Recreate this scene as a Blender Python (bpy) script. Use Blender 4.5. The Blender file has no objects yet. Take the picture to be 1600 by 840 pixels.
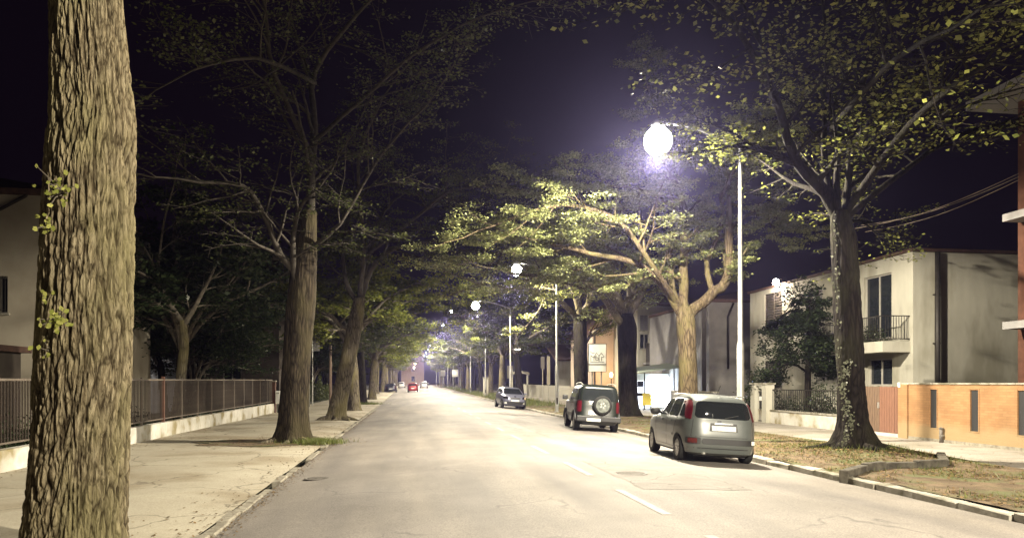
import bpy, bmesh, math, random
import numpy as np
from mathutils import Vector, Matrix
from mathutils.bvhtree import BVHTree
R = math.radians
random.seed(7)
C = bpy.context.scene.collection
SC = bpy.context.scene

# ------------------------------------------------------------------ camera, world, light, exposure
FPX, YAW, HOR, EYE = 1130.0, R(8.06), 598.0, 1.7
cam = bpy.data.cameras.new("camera"); camo = bpy.data.objects.new("camera", cam); C.objects.link(camo)
cam.sensor_width = 36; cam.lens = 36 * FPX / 1600; cam.shift_y = (HOR - 420) / 1600
cam.clip_start = 0.05; cam.clip_end = 3000
camo.location = (0, 0, EYE); camo.rotation_euler = (R(90), 0, -YAW)
SC.camera = camo
W = bpy.data.worlds.new("World"); SC.world = W; W.use_nodes = True
wt = W.node_tree; bg = wt.nodes["Background"]
sky = wt.nodes.new("ShaderNodeTexSky"); sky.sky_type = 'NISHITA'; sky.sun_disc = False
sky.sun_elevation = R(-6); sky.sun_rotation = R(200); sky.air_density = 1.0; sky.dust_density = 2.0; sky.ozone_density = 2.0
hs = wt.nodes.new("ShaderNodeHueSaturation"); hs.inputs["Saturation"].default_value = 0.75
mixw = wt.nodes.new("ShaderNodeMixRGB"); mixw.blend_type = 'ADD'; mixw.inputs[0].default_value = 1
mixw.inputs[2].default_value = (0.020, 0.010, 0.024, 1)     # town glow on the night sky
wt.links.new(sky.outputs[0], hs.inputs["Color"]); wt.links.new(hs.outputs[0], mixw.inputs[1])
wt.links.new(mixw.outputs[0], bg.inputs[0]); bg.inputs[1].default_value = 0.10
SC.view_settings.view_transform = 'Standard'; SC.view_settings.look = 'None'
SC.view_settings.exposure = 0.6; SC.view_settings.gamma = 1.0; SC.view_settings.use_curve_mapping = False
SC.cycles.use_denoising = True
SC.cycles.max_bounces = 5; SC.cycles.diffuse_bounces = 3; SC.cycles.glossy_bounces = 2
SC.cycles.transmission_bounces = 3; SC.cycles.volume_bounces = 0; SC.cycles.transparent_max_bounces = 6
SC.cycles.sample_clamp_indirect = 4.0
LAMP_W = 17000.0
LAMP_COL = (1.0, 0.90, 0.70)
HAZE = 0.00042

# ------------------------------------------------------------------ helpers
cs, sn = math.cos(YAW), math.sin(YAW)
def at(px, py, d):
    u = (px - 800) / FPX; v = (HOR - py) / FPX
    return Vector((d * (sn + u * cs), d * (cs - u * sn), EYE + v * d))
def gp(px, py, z=-.12):
    d = (EYE - z) * FPX / (py - HOR)
    return at(px, py, d)
def onX(px, py, X):
    u = (px - 800) / FPX; d = X / (sn + u * cs)
    return at(px, py, d)
def onY(px, py, Y):
    u = (px - 800) / FPX; d = Y / (cs - u * sn)
    return at(px, py, d)
def rise(Y): 
    t = max(0.0, min(Y, 300) - 55)
    return 0.0055 * t * t / (t + 15) if t > 0 else 0.0
XL, XR = -2.4, 8.3
def zroad(X, Y=0): return -0.007 * (X - 2.7) ** 2 + rise(Y)
ZP = -0.12
def zg(X, Y):
    if XL < X < XR: return zroad(X, Y)
    return ZP + rise(Y)

def tag(o, label=None, cat=None, group=None, kind=None):
    if label: o['label'] = label
    if cat: o['category'] = cat
    if group: o['group'] = group
    if kind: o['kind'] = kind
    return o
def empty(name, loc=(0, 0, 0), rz=0, label=None, cat=None, group=None):
    o = bpy.data.objects.new(name, None); C.objects.link(o); o.empty_display_size = .2
    o.location = loc; o.rotation_euler = (0, 0, rz)
    return tag(o, label, cat, group)
def link(name, me, parent=None, loc=None, rot=None):
    o = bpy.data.objects.new(name, me); C.objects.link(o)
    if parent: o.parent = parent
    if loc is not None: o.location = loc
    if rot is not None: o.rotation_euler = rot
    return o
def dup(root, loc, rz, label=None, group=None, scale=None):
    r = root.copy(); C.objects.link(r); r.location = loc; r.rotation_euler = (0, 0, rz)
    if scale: r.scale = (scale,) * 3
    if label: r['label'] = label
    if group: r['group'] = group
    for ch in list(root.children):
        c = ch.copy(); C.objects.link(c); c.parent = r
        for g in list(ch.children):
            d = g.copy(); C.objects.link(d); d.parent = c
    return r

class MB:
    def __init__(s): s.v = []; s.f = []
    def add(s, vs, fs):
        b = len(s.v); s.v += [tuple(p) for p in vs]; s.f += [tuple(i + b for i in f) for f in fs]; return s
    def box(s, a, b, M=None):
        (x0, y0, z0), (x1, y1, z1) = a, b
        vs = [Vector(p) for p in ((x0,y0,z0),(x1,y0,z0),(x1,y1,z0),(x0,y1,z0),(x0,y0,z1),(x1,y0,z1),(x1,y1,z1),(x0,y1,z1))]
        if M: vs = [M @ p for p in vs]
        return s.add(vs, [(0,3,2,1),(4,5,6,7),(0,1,5,4),(1,2,6,5),(2,3,7,6),(3,0,4,7)])
    def tube(s, pts, rs, n=8, cap=True):
        pts = [Vector(p) for p in pts]
        if not hasattr(rs, '__len__'): rs = [rs] * len(pts)
        vs = []; fs = []
        ref = Vector((0, 0, 1)); d0 = (pts[-1] - pts[0])
        if d0.length < 1e-6: return s
        if abs(d0.normalized().z) > .9: ref = Vector((1, 0, 0))
        for i, p in enumerate(pts):
            d = (pts[min(i + 1, len(pts) - 1)] - pts[max(i - 1, 0)])
            if d.length < 1e-7: d = d0
            d.normalize(); a = d.cross(ref)
            if a.length < 1e-4: a = d.cross(Vector((0, 1, 0)))
            a.normalize(); b = d.cross(a); r = rs[i]
            for k in range(n):
                t = 2 * math.pi * k / n; vs.append(p + a * (math.cos(t) * r) + b * (math.sin(t) * r))
        for i in range(len(pts) - 1):
            for k in range(n):
                k2 = (k + 1) % n; fs.append((i*n+k, i*n+k2, (i+1)*n+k2, (i+1)*n+k))
        if cap: fs.append(tuple(range(n - 1, -1, -1))); fs.append(tuple(range((len(pts)-1)*n, len(pts)*n)))
        return s.add(vs, fs)
    def lathe(s, prof, n=24, M=None):   # prof: (r,z)
        vs = []; fs = []
        for r, z in prof:
            for k in range(n):
                t = 2 * math.pi * k / n; p = Vector((r*math.cos(t), r*math.sin(t), z)); vs.append(M @ p if M else p)
        m = len(prof)
        for i in range(m - 1):
            for k in range(n):
                k2 = (k + 1) % n; fs.append((i*n+k, i*n+k2, (i+1)*n+k2, (i+1)*n+k))
        fs.append(tuple(range(n - 1, -1, -1))); fs.append(tuple(range((m-1)*n, m*n)))
        return s.add(vs, fs)
    def grid(s, xs, ys, zf):
        vs = [(x, y, zf(x, y)) for y in ys for x in xs]; nx = len(xs)
        fs = [(j*nx+i, j*nx+i+1, (j+1)*nx+i+1, (j+1)*nx+i) for j in range(len(ys)-1) for i in range(nx-1)]
        return s.add(vs, fs)
    def mesh(s, name, m, smooth=False, ang=None):
        me = bpy.data.meshes.new(name); me.from_pydata(s.v, [], s.f); me.materials.append(m)
        if smooth or ang:
            me.shade_smooth()
            if ang: me.set_sharp_from_angle(angle=R(ang))
        return me
    def build(s, name, m, parent=None, smooth=False, ang=None, loc=None, rot=None):
        return link(name, s.mesh(name, m, smooth, ang), parent, loc, rot)
def bevel(o, w, seg=1):
    md = o.modifiers.new("bevel", 'BEVEL'); md.width = w; md.segments = seg; md.limit_method = 'ANGLE'; return o

# ------------------------------------------------------------------ materials
def newmat(name):
    m = bpy.data.materials.new(name); m.use_nodes = True; nt = m.node_tree
    return m, nt, nt.nodes["Principled BSDF"]
def nd(nt, t, **kw):
    n = nt.nodes.new(t)
    for k, v in kw.items():
        if k in n.inputs: n.inputs[k].default_value = v
        else: setattr(n, k, v)
    return n
def ramp(nt, stops):
    r = nt.nodes.new("ShaderNodeValToRGB"); e = r.color_ramp.elements
    while len(e) < len(stops): e.new(0.5)
    for i, (p, c) in enumerate(stops):
        e[i].position = p; e[i].color = (*c, 1) if len(c) == 3 else c
    return r
def coords(nt, scale=(1, 1, 1), obj=True):
    tc = nt.nodes.new("ShaderNodeTexCoord"); mp = nt.nodes.new("ShaderNodeMapping"); mp.inputs["Scale"].default_value = scale
    nt.links.new(tc.outputs["Object" if obj else "Generated"], mp.inputs[0]); return mp.outputs[0]
def wcoords(nt, scale=(1, 1, 1)):
    g = nt.nodes.new("ShaderNodeNewGeometry"); mp = nt.nodes.new("ShaderNodeMapping"); mp.inputs["Scale"].default_value = scale
    nt.links.new(g.outputs["Position"], mp.inputs[0]); return mp.outputs[0]
def surf(name, c1, c2=None, scale=3, rough=.8, bump=0.0, bscale=40, metal=0, stretch=(1, 1, 1), c3=None, s3=.6, world=False, spec=.3, lo=.35, hi=.65, bdist=.02, crack=0):
    m, nt, b = newmat(name); L = nt.links
    b.inputs["Roughness"].default_value = rough; b.inputs["Metallic"].default_value = metal
    b.inputs["Specular IOR Level"].default_value = spec
    co = (wcoords if world else coords)(nt, stretch)
    if c2 is None: c2 = tuple(x * .8 for x in c1)
    n = nd(nt, "ShaderNodeTexNoise", Scale=scale, Detail=6.0, Roughness=.6); L.new(co, n.inputs["Vector"])
    r = ramp(nt, [(lo, c1), (hi, c2)]); L.new(n.outputs[0], r.inputs[0]); out = r.outputs[0]
    if c3:
        n3 = nd(nt, "ShaderNodeTexNoise", Scale=s3, Detail=4.0, Roughness=.55); L.new(co, n3.inputs["Vector"])
        r3 = ramp(nt, [(.48, (0, 0, 0)), (.62, (1, 1, 1))]); L.new(n3.outputs[0], r3.inputs[0])
        mx = nd(nt, "ShaderNodeMixRGB"); L.new(r3.outputs[0], mx.inputs[0]); L.new(out, mx.inputs[1]); mx.inputs[2].default_value = (*c3, 1); out = mx.outputs[0]
    if crack:
        nq = nd(nt, "ShaderNodeTexNoise", Scale=1.3, Detail=4.0); L.new(co, nq.inputs["Vector"])
        mq = nd(nt, "ShaderNodeMixRGB", blend_type='ADD'); mq.inputs[0].default_value = .9; L.new(co, mq.inputs[1]); L.new(nq.outputs["Color"], mq.inputs[2])
        vq = nd(nt, "ShaderNodeTexVoronoi", Scale=crack, feature='DISTANCE_TO_EDGE'); L.new(mq.outputs[0], vq.inputs["Vector"])
        rq = ramp(nt, [(.0, (.45, .43, .40)), (.012, (1, 1, 1))]); L.new(vq.outputs[0], rq.inputs[0])
        ng = nd(nt, "ShaderNodeTexNoise", Scale=38.0, Detail=3.0, Roughness=.7); L.new(co, ng.inputs["Vector"]); rg_ = ramp(nt, [(.3, (.72, .72, .72)), (.7, (1.12, 1.12, 1.12))]); L.new(ng.outputs[0], rg_.inputs[0])
        for src in (rq, rg_):
            mq2 = nd(nt, "ShaderNodeMixRGB", blend_type='MULTIPLY'); mq2.inputs[0].default_value = 1; L.new(out, mq2.inputs[1]); L.new(src.outputs[0], mq2.inputs[2]); out = mq2.outputs[0]
    L.new(out, b.inputs["Base Color"])
    if bump:
        nb = nd(nt, "ShaderNodeTexNoise", Scale=bscale, Detail=5.0, Roughness=.6); L.new(co, nb.inputs["Vector"])
        bm = nd(nt, "ShaderNodeBump", Strength=bump, Distance=bdist); L.new(nb.outputs[0], bm.inputs["Height"]); L.new(bm.outputs[0], b.inputs["Normal"])
    return m
def plain(name, c, rough=.5, metal=0, spec=.5, emit=None, es=0):
    m, nt, b = newmat(name); b.inputs["Base Color"].default_value = (*c, 1)
    b.inputs["Roughness"].default_value = rough; b.inputs["Metallic"].default_value = metal; b.inputs["Specular IOR Level"].default_value = spec
    if emit: b.inputs["Emission Color"].default_value = (*emit, 1); b.inputs["Emission Strength"].default_value = es
    return m
def bark(name, dark, mid, lite, hscale=9.0, moss=None, bump=.9, ridge=False):
    m, nt, b = newmat(name); L = nt.links; b.inputs["Roughness"].default_value = .95; b.inputs["Specular IOR Level"].default_value = .1
    co = coords(nt, (1, 1, .16 if not ridge else .24))
    nz = nd(nt, "ShaderNodeTexNoise", Scale=3.0, Detail=3.0); L.new(co, nz.inputs["Vector"])
    mxv = nd(nt, "ShaderNodeMixRGB", blend_type='ADD'); mxv.inputs[0].default_value = .22; L.new(co, mxv.inputs[1]); L.new(nz.outputs["Color"], mxv.inputs[2])
    vo = nd(nt, "ShaderNodeTexVoronoi", Scale=hscale, feature='DISTANCE_TO_EDGE'); L.new(mxv.outputs[0], vo.inputs["Vector"])
    n2 = nd(nt, "ShaderNodeTexNoise", Scale=hscale * 3, Detail=6.0, Roughness=.65); L.new(co, n2.inputs["Vector"])
    r = ramp(nt, [(.0, dark), (.10, mid), (.4, lite)]); L.new(vo.outputs[0], r.inputs[0])
    r2 = ramp(nt, [(.3, (.45, .45, .45)), (.7, (1, 1, 1))]); L.new(n2.outputs[0], r2.inputs[0])
    mu = nd(nt, "ShaderNodeMixRGB", blend_type='MULTIPLY'); mu.inputs[0].default_value = .8; L.new(r.outputs[0], mu.inputs[1]); L.new(r2.outputs[0], mu.inputs[2])
    out = mu.outputs[0]
    if moss:
        n3 = nd(nt, "ShaderNodeTexNoise", Scale=1.6, Detail=5.0); L.new(coords(nt, (1, 1, .5)), n3.inputs["Vector"])
        r3 = ramp(nt, [(.45, (0, 0, 0)), (.62, (.7, .7, .7))]); L.new(n3.outputs[0], r3.inputs[0])
        mx = nd(nt, "ShaderNodeMixRGB"); L.new(r3.outputs[0], mx.inputs[0]); L.new(out, mx.inputs[1]); mx.inputs[2].default_value = (*moss, 1); out = mx.outputs[0]
    if ridge:
        an = nt.nodes.new("ShaderNodeAttribute"); an.attribute_name = "ridge"; rr_ = ramp(nt, [(.25, (.20, .17, .14)), (.50, (.85, .84, .80)), (1, (1.2, 1.18, 1.12))]); L.new(an.outputs["Fac"], rr_.inputs[0])
        mr = nd(nt, "ShaderNodeMixRGB", blend_type='MULTIPLY'); mr.inputs[0].default_value = 1; L.new(out, mr.inputs[1]); L.new(rr_.outputs[0], mr.inputs[2]); out = mr.outputs[0]
    L.new(out, b.inputs["Base Color"])
    ad = nd(nt, "ShaderNodeMath", operation='MULTIPLY_ADD'); L.new(vo.outputs[0], ad.inputs[0]); ad.inputs[1].default_value = 1.2; L.new(n2.outputs[0], ad.inputs[2])
    bm = nd(nt, "ShaderNodeBump", Strength=bump, Distance=.03); L.new(ad.outputs[0], bm.inputs["Height"]); L.new(bm.outputs[0], b.inputs["Normal"])
    return m
def leafmat(name, a, b_, trans=.45):
    m = bpy.data.materials.new(name); m.use_nodes = True; nt = m.node_tree; nt.nodes.clear(); L = nt.links
    o = nt.nodes.new("ShaderNodeOutputMaterial"); g = nt.nodes.new("ShaderNodeNewGeometry")
    r = ramp(nt, [(0, a), (.6, tuple((x+y)/2 for x, y in zip(a, b_))), (1, b_)]); L.new(g.outputs["Random Per Island"], r.inputs[0])
    d = nt.nodes.new("ShaderNodeBsdfDiffuse"); t = nt.nodes.new("ShaderNodeBsdfTranslucent"); gl = nd(nt, "ShaderNodeBsdfGlossy", Roughness=.4)
    gl.inputs[0].default_value = (.6, .6, .55, 1)
    L.new(r.outputs[0], d.inputs[0]); L.new(r.outputs[0], t.inputs[0])
    x = nt.nodes.new("ShaderNodeMixShader"); x.inputs[0].default_value = trans; L.new(d.outputs[0], x.inputs[1]); L.new(t.outputs[0], x.inputs[2])
    y = nt.nodes.new("ShaderNodeMixShader"); y.inputs[0].default_value = .05; L.new(x.outputs[0], y.inputs[1]); L.new(gl.outputs[0], y.inputs[2])
    L.new(y.outputs[0], o.inputs[0]); return m

def asphalt_mat():
    m, nt, b = newmat("asphalt_road"); L = nt.links; b.inputs["Roughness"].default_value = .78; b.inputs["Specular IOR Level"].default_value = .35
    w = wcoords(nt); ws = wcoords(nt, (1, .12, 1))
    n1 = nd(nt, "ShaderNodeTexNoise", Scale=.55, Detail=5.0, Roughness=.6); L.new(w, n1.inputs["Vector"])
    n2 = nd(nt, "ShaderNodeTexNoise", Scale=1.1, Detail=4.0); L.new(ws, n2.inputs["Vector"])
    n3 = nd(nt, "ShaderNodeTexNoise", Scale=45.0, Detail=3.0, Roughness=.7); L.new(w, n3.inputs["Vector"])
    r1 = ramp(nt, [(.3, (.150, .134, .120)), (.7, (.225, .203, .184))]); L.new(n1.outputs[0], r1.inputs[0])
    r2 = ramp(nt, [(.35, (.74, .74, .75)), (.65, (1.1, 1.09, 1.05))]); L.new(n2.outputs[0], r2.inputs[0])
    r3 = ramp(nt, [(.28, (.5, .5, .5)), (.72, (1.3, 1.3, 1.3))]); L.new(n3.outputs[0], r3.inputs[0])
    m1 = nd(nt, "ShaderNodeMixRGB", blend_type='MULTIPLY'); m1.inputs[0].default_value = 1; L.new(r1.outputs[0], m1.inputs[1]); L.new(r2.outputs[0], m1.inputs[2])
    m2 = nd(nt, "ShaderNodeMixRGB", blend_type='MULTIPLY'); m2.inputs[0].default_value = 1; L.new(m1.outputs[0], m2.inputs[1]); L.new(r3.outputs[0], m2.inputs[2])
    # thin cracks
    nzz = nd(nt, "ShaderNodeTexNoise", Scale=.9, Detail=3.0); L.new(w, nzz.inputs["Vector"])
    mv = nd(nt, "ShaderNodeMixRGB", blend_type='ADD'); mv.inputs[0].default_value = 1.6; L.new(w, mv.inputs[1]); L.new(nzz.outputs["Color"], mv.inputs[2])
    vo = nd(nt, "ShaderNodeTexVoronoi", Scale=.33, feature='DISTANCE_TO_EDGE'); L.new(mv.outputs[0], vo.inputs["Vector"])
    rc = ramp(nt, [(.0, (1, 1, 1)), (.010, (0, 0, 0))]); L.new(vo.outputs[0], rc.inputs[0])
    rm = ramp(nt, [(.5, (0, 0, 0)), (.6, (.6, .6, .6))]); L.new(n1.outputs[0], rm.inputs[0])
    mm = nd(nt, "ShaderNodeMixRGB", blend_type='MULTIPLY'); mm.inputs[0].default_value = 1; L.new(rc.outputs[0], mm.inputs[1]); L.new(rm.outputs[0], mm.inputs[2])
    m3 = nd(nt, "ShaderNodeMixRGB"); L.new(mm.outputs[0], m3.inputs[0]); L.new(m2.outputs[0], m3.inputs[1]); m3.inputs[2].default_value = (.045, .04, .038, 1)
    L.new(m3.outputs[0], b.inputs["Base Color"])
    bm = nd(nt, "ShaderNodeBump", Strength=.35, Distance=.012); L.new(n3.outputs[0], bm.inputs["Height"]); L.new(bm.outputs[0], b.inputs["Normal"])
    return m

M = {}
M['asphalt'] = asphalt_mat()
M['pave'] = surf("pavement_asphalt", (.34, .305, .235), (.41, .375, .295), scale=.9, rough=.9, bump=.3, bscale=60, c3=(.26, .22, .155), s3=.45, world=True, bdist=.01, crack=.42)
M['pave_r'] = surf("pavement_pale", (.26, .235, .20), (.33, .30, .26), scale=1.2, rough=.9, bump=.3, bscale=60, c3=(.22, .2, .16), s3=.5, world=True, bdist=.01, crack=.5)
M['dirt'] = surf("verge_soil", (.070, .048, .028), (.155, .112, .068), scale=2.2, rough=1, bump=.9, bscale=14, c3=(.10, .105, .045), s3=.9, world=True, bdist=.05)
M['garden'] = surf("garden_ground", (.03, .03, .018), (.06, .055, .03), scale=.8, rough=1, bump=.5, bscale=8, world=True)
M['kerb'] = surf("kerb_stone", (.24, .22, .18), (.38, .36, .31), scale=5, rough=.9, bump=.5, bscale=30, c3=(.14, .13, .09), s3=2.5, world=True)
M['kerb_d'] = surf("kerb_stone_worn", (.15, .13, .10), (.27, .25, .20), scale=6, rough=.9, bump=.6, bscale=25, world=True)
M['edge_d'] = surf('edging_dark', (.04, .035, .028), (.10, .09, .07), scale=6, rough=.95, bump=.6, bscale=25, world=True)
M['paint'] = surf("road_paint_worn", (.205, .187, .170), (.265, .248, .228), scale=5, rough=.7, world=True, lo=.42, hi=.62)
M['iron'] = surf("cast_iron", (.10, .09, .08), (.16, .145, .13), scale=20, rough=.7, metal=.1, bump=.4, bscale=60)
M['bark_near'] = bark("bark_near", (.085, .067, .042), (.19, .158, .105), (.285, .245, .17), hscale=17, moss=(.155, .14, .075), bump=1.0, ridge=True)
M['bark'] = bark("bark_grey", (.05, .042, .03), (.13, .11, .08), (.22, .19, .14), hscale=11, moss=(.15, .13, .06))
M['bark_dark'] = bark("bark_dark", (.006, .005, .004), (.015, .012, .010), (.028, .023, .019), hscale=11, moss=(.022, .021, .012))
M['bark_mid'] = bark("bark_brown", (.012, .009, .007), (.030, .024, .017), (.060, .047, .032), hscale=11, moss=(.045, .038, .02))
M['twig_d'] = surf('branch_bark_dark', (.028, .024, .019), (.055, .047, .038), scale=6, rough=.95)
M['bark_w'] = bark('bark_warm_brown', (.035, .026, .016), (.10, .075, .045), (.16, .125, .08), hscale=11, moss=(.11, .095, .04))
M['twig'] = surf("branch_bark", (.075, .065, .05), (.14, .12, .095), scale=6, rough=.95)
M['leaf'] = leafmat("leaf_green", (.030, .042, .014), (.085, .095, .028))
M['leaf_y'] = leafmat("leaf_yellow_green", (.055, .075, .018), (.16, .17, .045))
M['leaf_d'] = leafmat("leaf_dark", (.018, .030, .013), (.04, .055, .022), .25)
M['leaf_t'] = leafmat("leaf_autumn", (.09, .09, .025), (.32, .30, .12), .35)
M['shoot'] = leafmat('leaf_shoot', (.14, .16, .03), (.42, .42, .12), .3)
M['leaf_b'] = leafmat('leaf_bright', (.05, .065, .015), (.30, .31, .08), .45)
M['leaf_p'] = leafmat('leaf_pale', (.08, .10, .035), (.38, .40, .17), .4)
M['ivy'] = leafmat('ivy_pale', (.05, .055, .035), (.17, .175, .13), .1)
M['leaf_f'] = leafmat('leaf_far_yellow_green', (.085, .11, .02), (.24, .25, .05), .5)
M['litter'] = leafmat("leaf_litter", (.075, .046, .022), (.21, .145, .075), .1)
M['grass'] = leafmat("grass_blade", (.07, .10, .02), (.17, .18, .05), .3)
M['stucco_w'] = surf("stucco_white", (.36, .345, .29), (.43, .41, .345), scale=1.5, rough=.95, bump=.25, bscale=30, c3=(.27, .255, .20), s3=.6, stretch=(1, 1, .35))
M['stucco_g'] = surf("stucco_grey", (.17, .165, .165), (.22, .21, .205), scale=1.5, rough=.95, bump=.25, bscale=30)
M['stucco_b'] = surf("stucco_beige", (.32, .28, .22), (.38, .34, .27), scale=1.2, rough=.95, bump=.25, bscale=25)
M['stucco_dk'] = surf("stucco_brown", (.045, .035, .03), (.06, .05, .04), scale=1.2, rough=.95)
M['stucco_o'] = surf("stucco_apricot", (.46, .36, .28), (.52, .42, .34), scale=1.0, rough=.95, bump=.2, bscale=25)
M['pink'] = surf("stucco_pink", (.58, .46, .36), (.62, .50, .40), scale=1.0, rough=.95)
M['roof'] = surf("roof_tile", (.06, .035, .028), (.10, .055, .04), scale=6, rough=.9, bump=.4, bscale=12)
M['shutter'] = surf("shutter_dark", (.045, .038, .032), (.06, .05, .042), scale=8, rough=.6)
M['shutter_l'] = surf("shutter_pale", (.36, .345, .31), (.42, .40, .36), scale=8, rough=.6)
M['glass'] = plain("window_glass", (.015, .018, .022), .06, spec=.8)
M['frame'] = surf("window_frame", (.30, .28, .25), (.36, .34, .30), scale=8, rough=.6)
M['metal'] = surf("galvanised_steel", (.32, .32, .30), (.42, .42, .39), scale=4, rough=.45, metal=.5)
M['dmetal'] = surf("dark_metal", (.022, .02, .018), (.035, .03, .027), scale=6, rough=.5, metal=.3)
M['rust'] = surf("rusty_red_metal", (.075, .035, .024), (.11, .052, .036), scale=5, rough=.7, bump=.2)
M['fence'] = surf("fence_brown", (.085, .068, .052), (.125, .10, .08), scale=5, rough=.7)
M['fence_d'] = surf('fence_bar_dark', (.03, .022, .017), (.05, .036, .028), scale=5, rough=.7)
M['plinth'] = surf("plinth_plaster", (.42, .40, .35), (.60, .58, .53), scale=2.2, rough=.95, bump=.4, bscale=20, c3=(.24, .20, .11), s3=1.1, world=True)
M['wood'] = surf("gate_wood", (.10, .065, .045), (.16, .105, .07), scale=5, rough=.75, stretch=(6, 6, .6))
M['wood_r'] = surf("gate_wood_red", (.15, .075, .05), (.20, .10, .065), scale=5, rough=.75, stretch=(6, 6, .6))
M['pole_wood'] = surf("pole_wood", (.20, .15, .12), (.28, .21, .17), scale=5, rough=.85, stretch=(4, 4, .5))
M['tyre'] = plain("tyre_rubber", (.018, .018, .018), .85, spec=.2)
M['rim'] = plain("wheel_trim", (.42, .42, .42), .4, metal=.6)
M['black'] = plain("black_plastic", (.02, .02, .021), .55)
M['red'] = plain("tail_light_red", (.07, .004, .009), .3)
M['redd'] = plain("reflector_red", (.09, .018, .015), .25)
M['white'] = plain("white_plastic", (.75, .75, .72), .4)
M['plate'] = surf("number_plate", (.62, .62, .58), (.46, .46, .43), scale=22, rough=.4, lo=.5, hi=.58)
M['chrome'] = plain("chrome", (.7, .7, .7), .15, metal=1)
M['sign'] = surf("sign_board", (.60, .60, .54), (.68, .68, .62), scale=3, rough=.6)
M['signd'] = plain("sign_ink", (.10, .10, .09), .7)
M['carglass'] = plain("car_glass", (.012, .014, .015), .05, spec=.45)
def brickmat():
    m, nt, b = newmat("orange_brick"); L = nt.links; b.inputs["Roughness"].default_value = .92
    mp = coords(nt); sx = nt.nodes.new("ShaderNodeSeparateXYZ"); cb = nt.nodes.new("ShaderNodeCombineXYZ")
    L.new(mp, sx.inputs[0]); ad = nd(nt, "ShaderNodeMath", operation='ADD'); L.new(sx.outputs[0], ad.inputs[0]); L.new(sx.outputs[1], ad.inputs[1])
    L.new(ad.outputs[0], cb.inputs[0]); L.new(sx.outputs[2], cb.inputs[1])
    br = nd(nt, "ShaderNodeTexBrick", Scale=1.0); br.inputs["Brick Width"].default_value = .26; br.inputs["Row Height"].default_value = .075; br.inputs["Mortar Size"].default_value = .006
    br.inputs["Color1"].default_value = (.255, .135, .060, 1); br.inputs["Color2"].default_value = (.30, .165, .078, 1); br.inputs["Mortar"].default_value = (.22, .12, .06, 1)
    L.new(cb.outputs[0], br.inputs["Vector"])
    n = nd(nt, "ShaderNodeTexNoise", Scale=1.3, Detail=5.0); L.new(mp, n.inputs["Vector"]); r = ramp(nt, [(.35, (.8, .8, .74)), (.65, (1.05, 1.05, 1.0))]); L.new(n.outputs[0], r.inputs[0])
    mu = nd(nt, "ShaderNodeMixRGB", blend_type='MULTIPLY'); mu.inputs[0].default_value = 1; L.new(br.outputs[0], mu.inputs[1]); L.new(r.outputs[0], mu.inputs[2])
    # damp, weathered foot of the wall (dirt with its own ragged outline)
    n2 = nd(nt, "ShaderNodeTexNoise", Scale=2.0, Detail=5.0); L.new(mp, n2.inputs["Vector"])
    ma = nd(nt, "ShaderNodeMath", operation='MULTIPLY_ADD'); L.new(n2.outputs[0], ma.inputs[0]); ma.inputs[1].default_value = -.7; 
    L.new(sx.outputs[2], ma.inputs[2]); r2 = ramp(nt, [(.0, (.85, .85, .85)), (.28, (0, 0, 0))]); L.new(ma.outputs[0], r2.inputs[0])
    mx = nd(nt, "ShaderNodeMixRGB"); L.new(r2.outputs[0], mx.inputs[0]); L.new(mu.outputs[0], mx.inputs[1]); mx.inputs[2].default_value = (.26, .19, .10, 1)
    L.new(mx.outputs[0], b.inputs["Base Color"])
    bm = nd(nt, "ShaderNodeBump", Strength=.5, Distance=.008); bm.invert = True; L.new(br.outputs["Fac"], bm.inputs["Height"]); L.new(bm.outputs[0], b.inputs["Normal"])
    return m
M['brick'] = brickmat()
M['brick_red'] = surf("brick_red", (.055, .022, .012), (.08, .032, .018), scale=6, rough=.9, bump=.4, bscale=30)

# ------------------------------------------------------------------ the setting
def frange(a, b, s):
    o = []; x = a
    while x < b - 1e-6: o.append(x); x += s
    o.append(b); return o
YS = frange(-40, 50, 5) + frange(52, 300, 8) + [600, 1500]
def gz(x, y):
    return rise(y) + (-.14 if (x <= -8.45 or x >= 16.45) else -.42)
tag(MB().grid([-900, -100, -8.45, -8.40, 16.40, 16.45, 100, 900], YS, gz).build("ground", M['garden']), kind='structure')
xs = [XL + (XR - XL) * i / 16 for i in range(17)]
def road_z(x, y): return zroad(x, y)
YR = frange(-40, 60, 2) + frange(62, 300, 6) + [600]
tag(MB().grid(xs, YR, road_z).build("road", M['asphalt'], smooth=True), kind='structure')
rng = random.Random(3)
from mathutils import noise as mnoise
def nz(x, y, s): return mnoise.noise(Vector((x * s, y * s, 3.3)))
def pl_z(x, y): return ZP + rise(y) + .02 * nz(x, y, .6) + (-.05 * max(0, min(1, (x - XL + 1.1) / .9)))
tag(MB().grid(frange(-8.4, XL - .17, .4), frange(-40, 60, .8) + frange(64, 300, 8), pl_z).build("left_pavement", M['pave'], smooth=True), kind='structure')
VE = 12.7
def ve(y): return 12.7 + .25 * nz(0, y, .3)
def mound(x, y):
    h = 0
    for (tx, ty, r, a) in ((11.3, 17.1, 1.9, .17), (11.4, 28.4, 1.5, .10), (11.3, 36.8, 1.6, .10), (11.3, 47, 1.5, .1)):
        h += a * math.exp(-((x - tx) ** 2 + (y - ty) ** 2) / (r * r))
    return h
def vz(x, y):
    e = 1 if x < 12.3 else 0
    return ZP + rise(y) + .015 + mound(x, y) * (1 if XR + .3 < x < 13.2 else 0) + .03 * nz(x, y, 1.7) * e + .012 * nz(x, y, 6) * e
tag(MB().grid(frange(XR + .2, 12.8, .15), frange(2, 60, .25) + frange(62, 300, 6), vz).build("verge_soil", M['dirt'], smooth=True), kind='structure')
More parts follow.
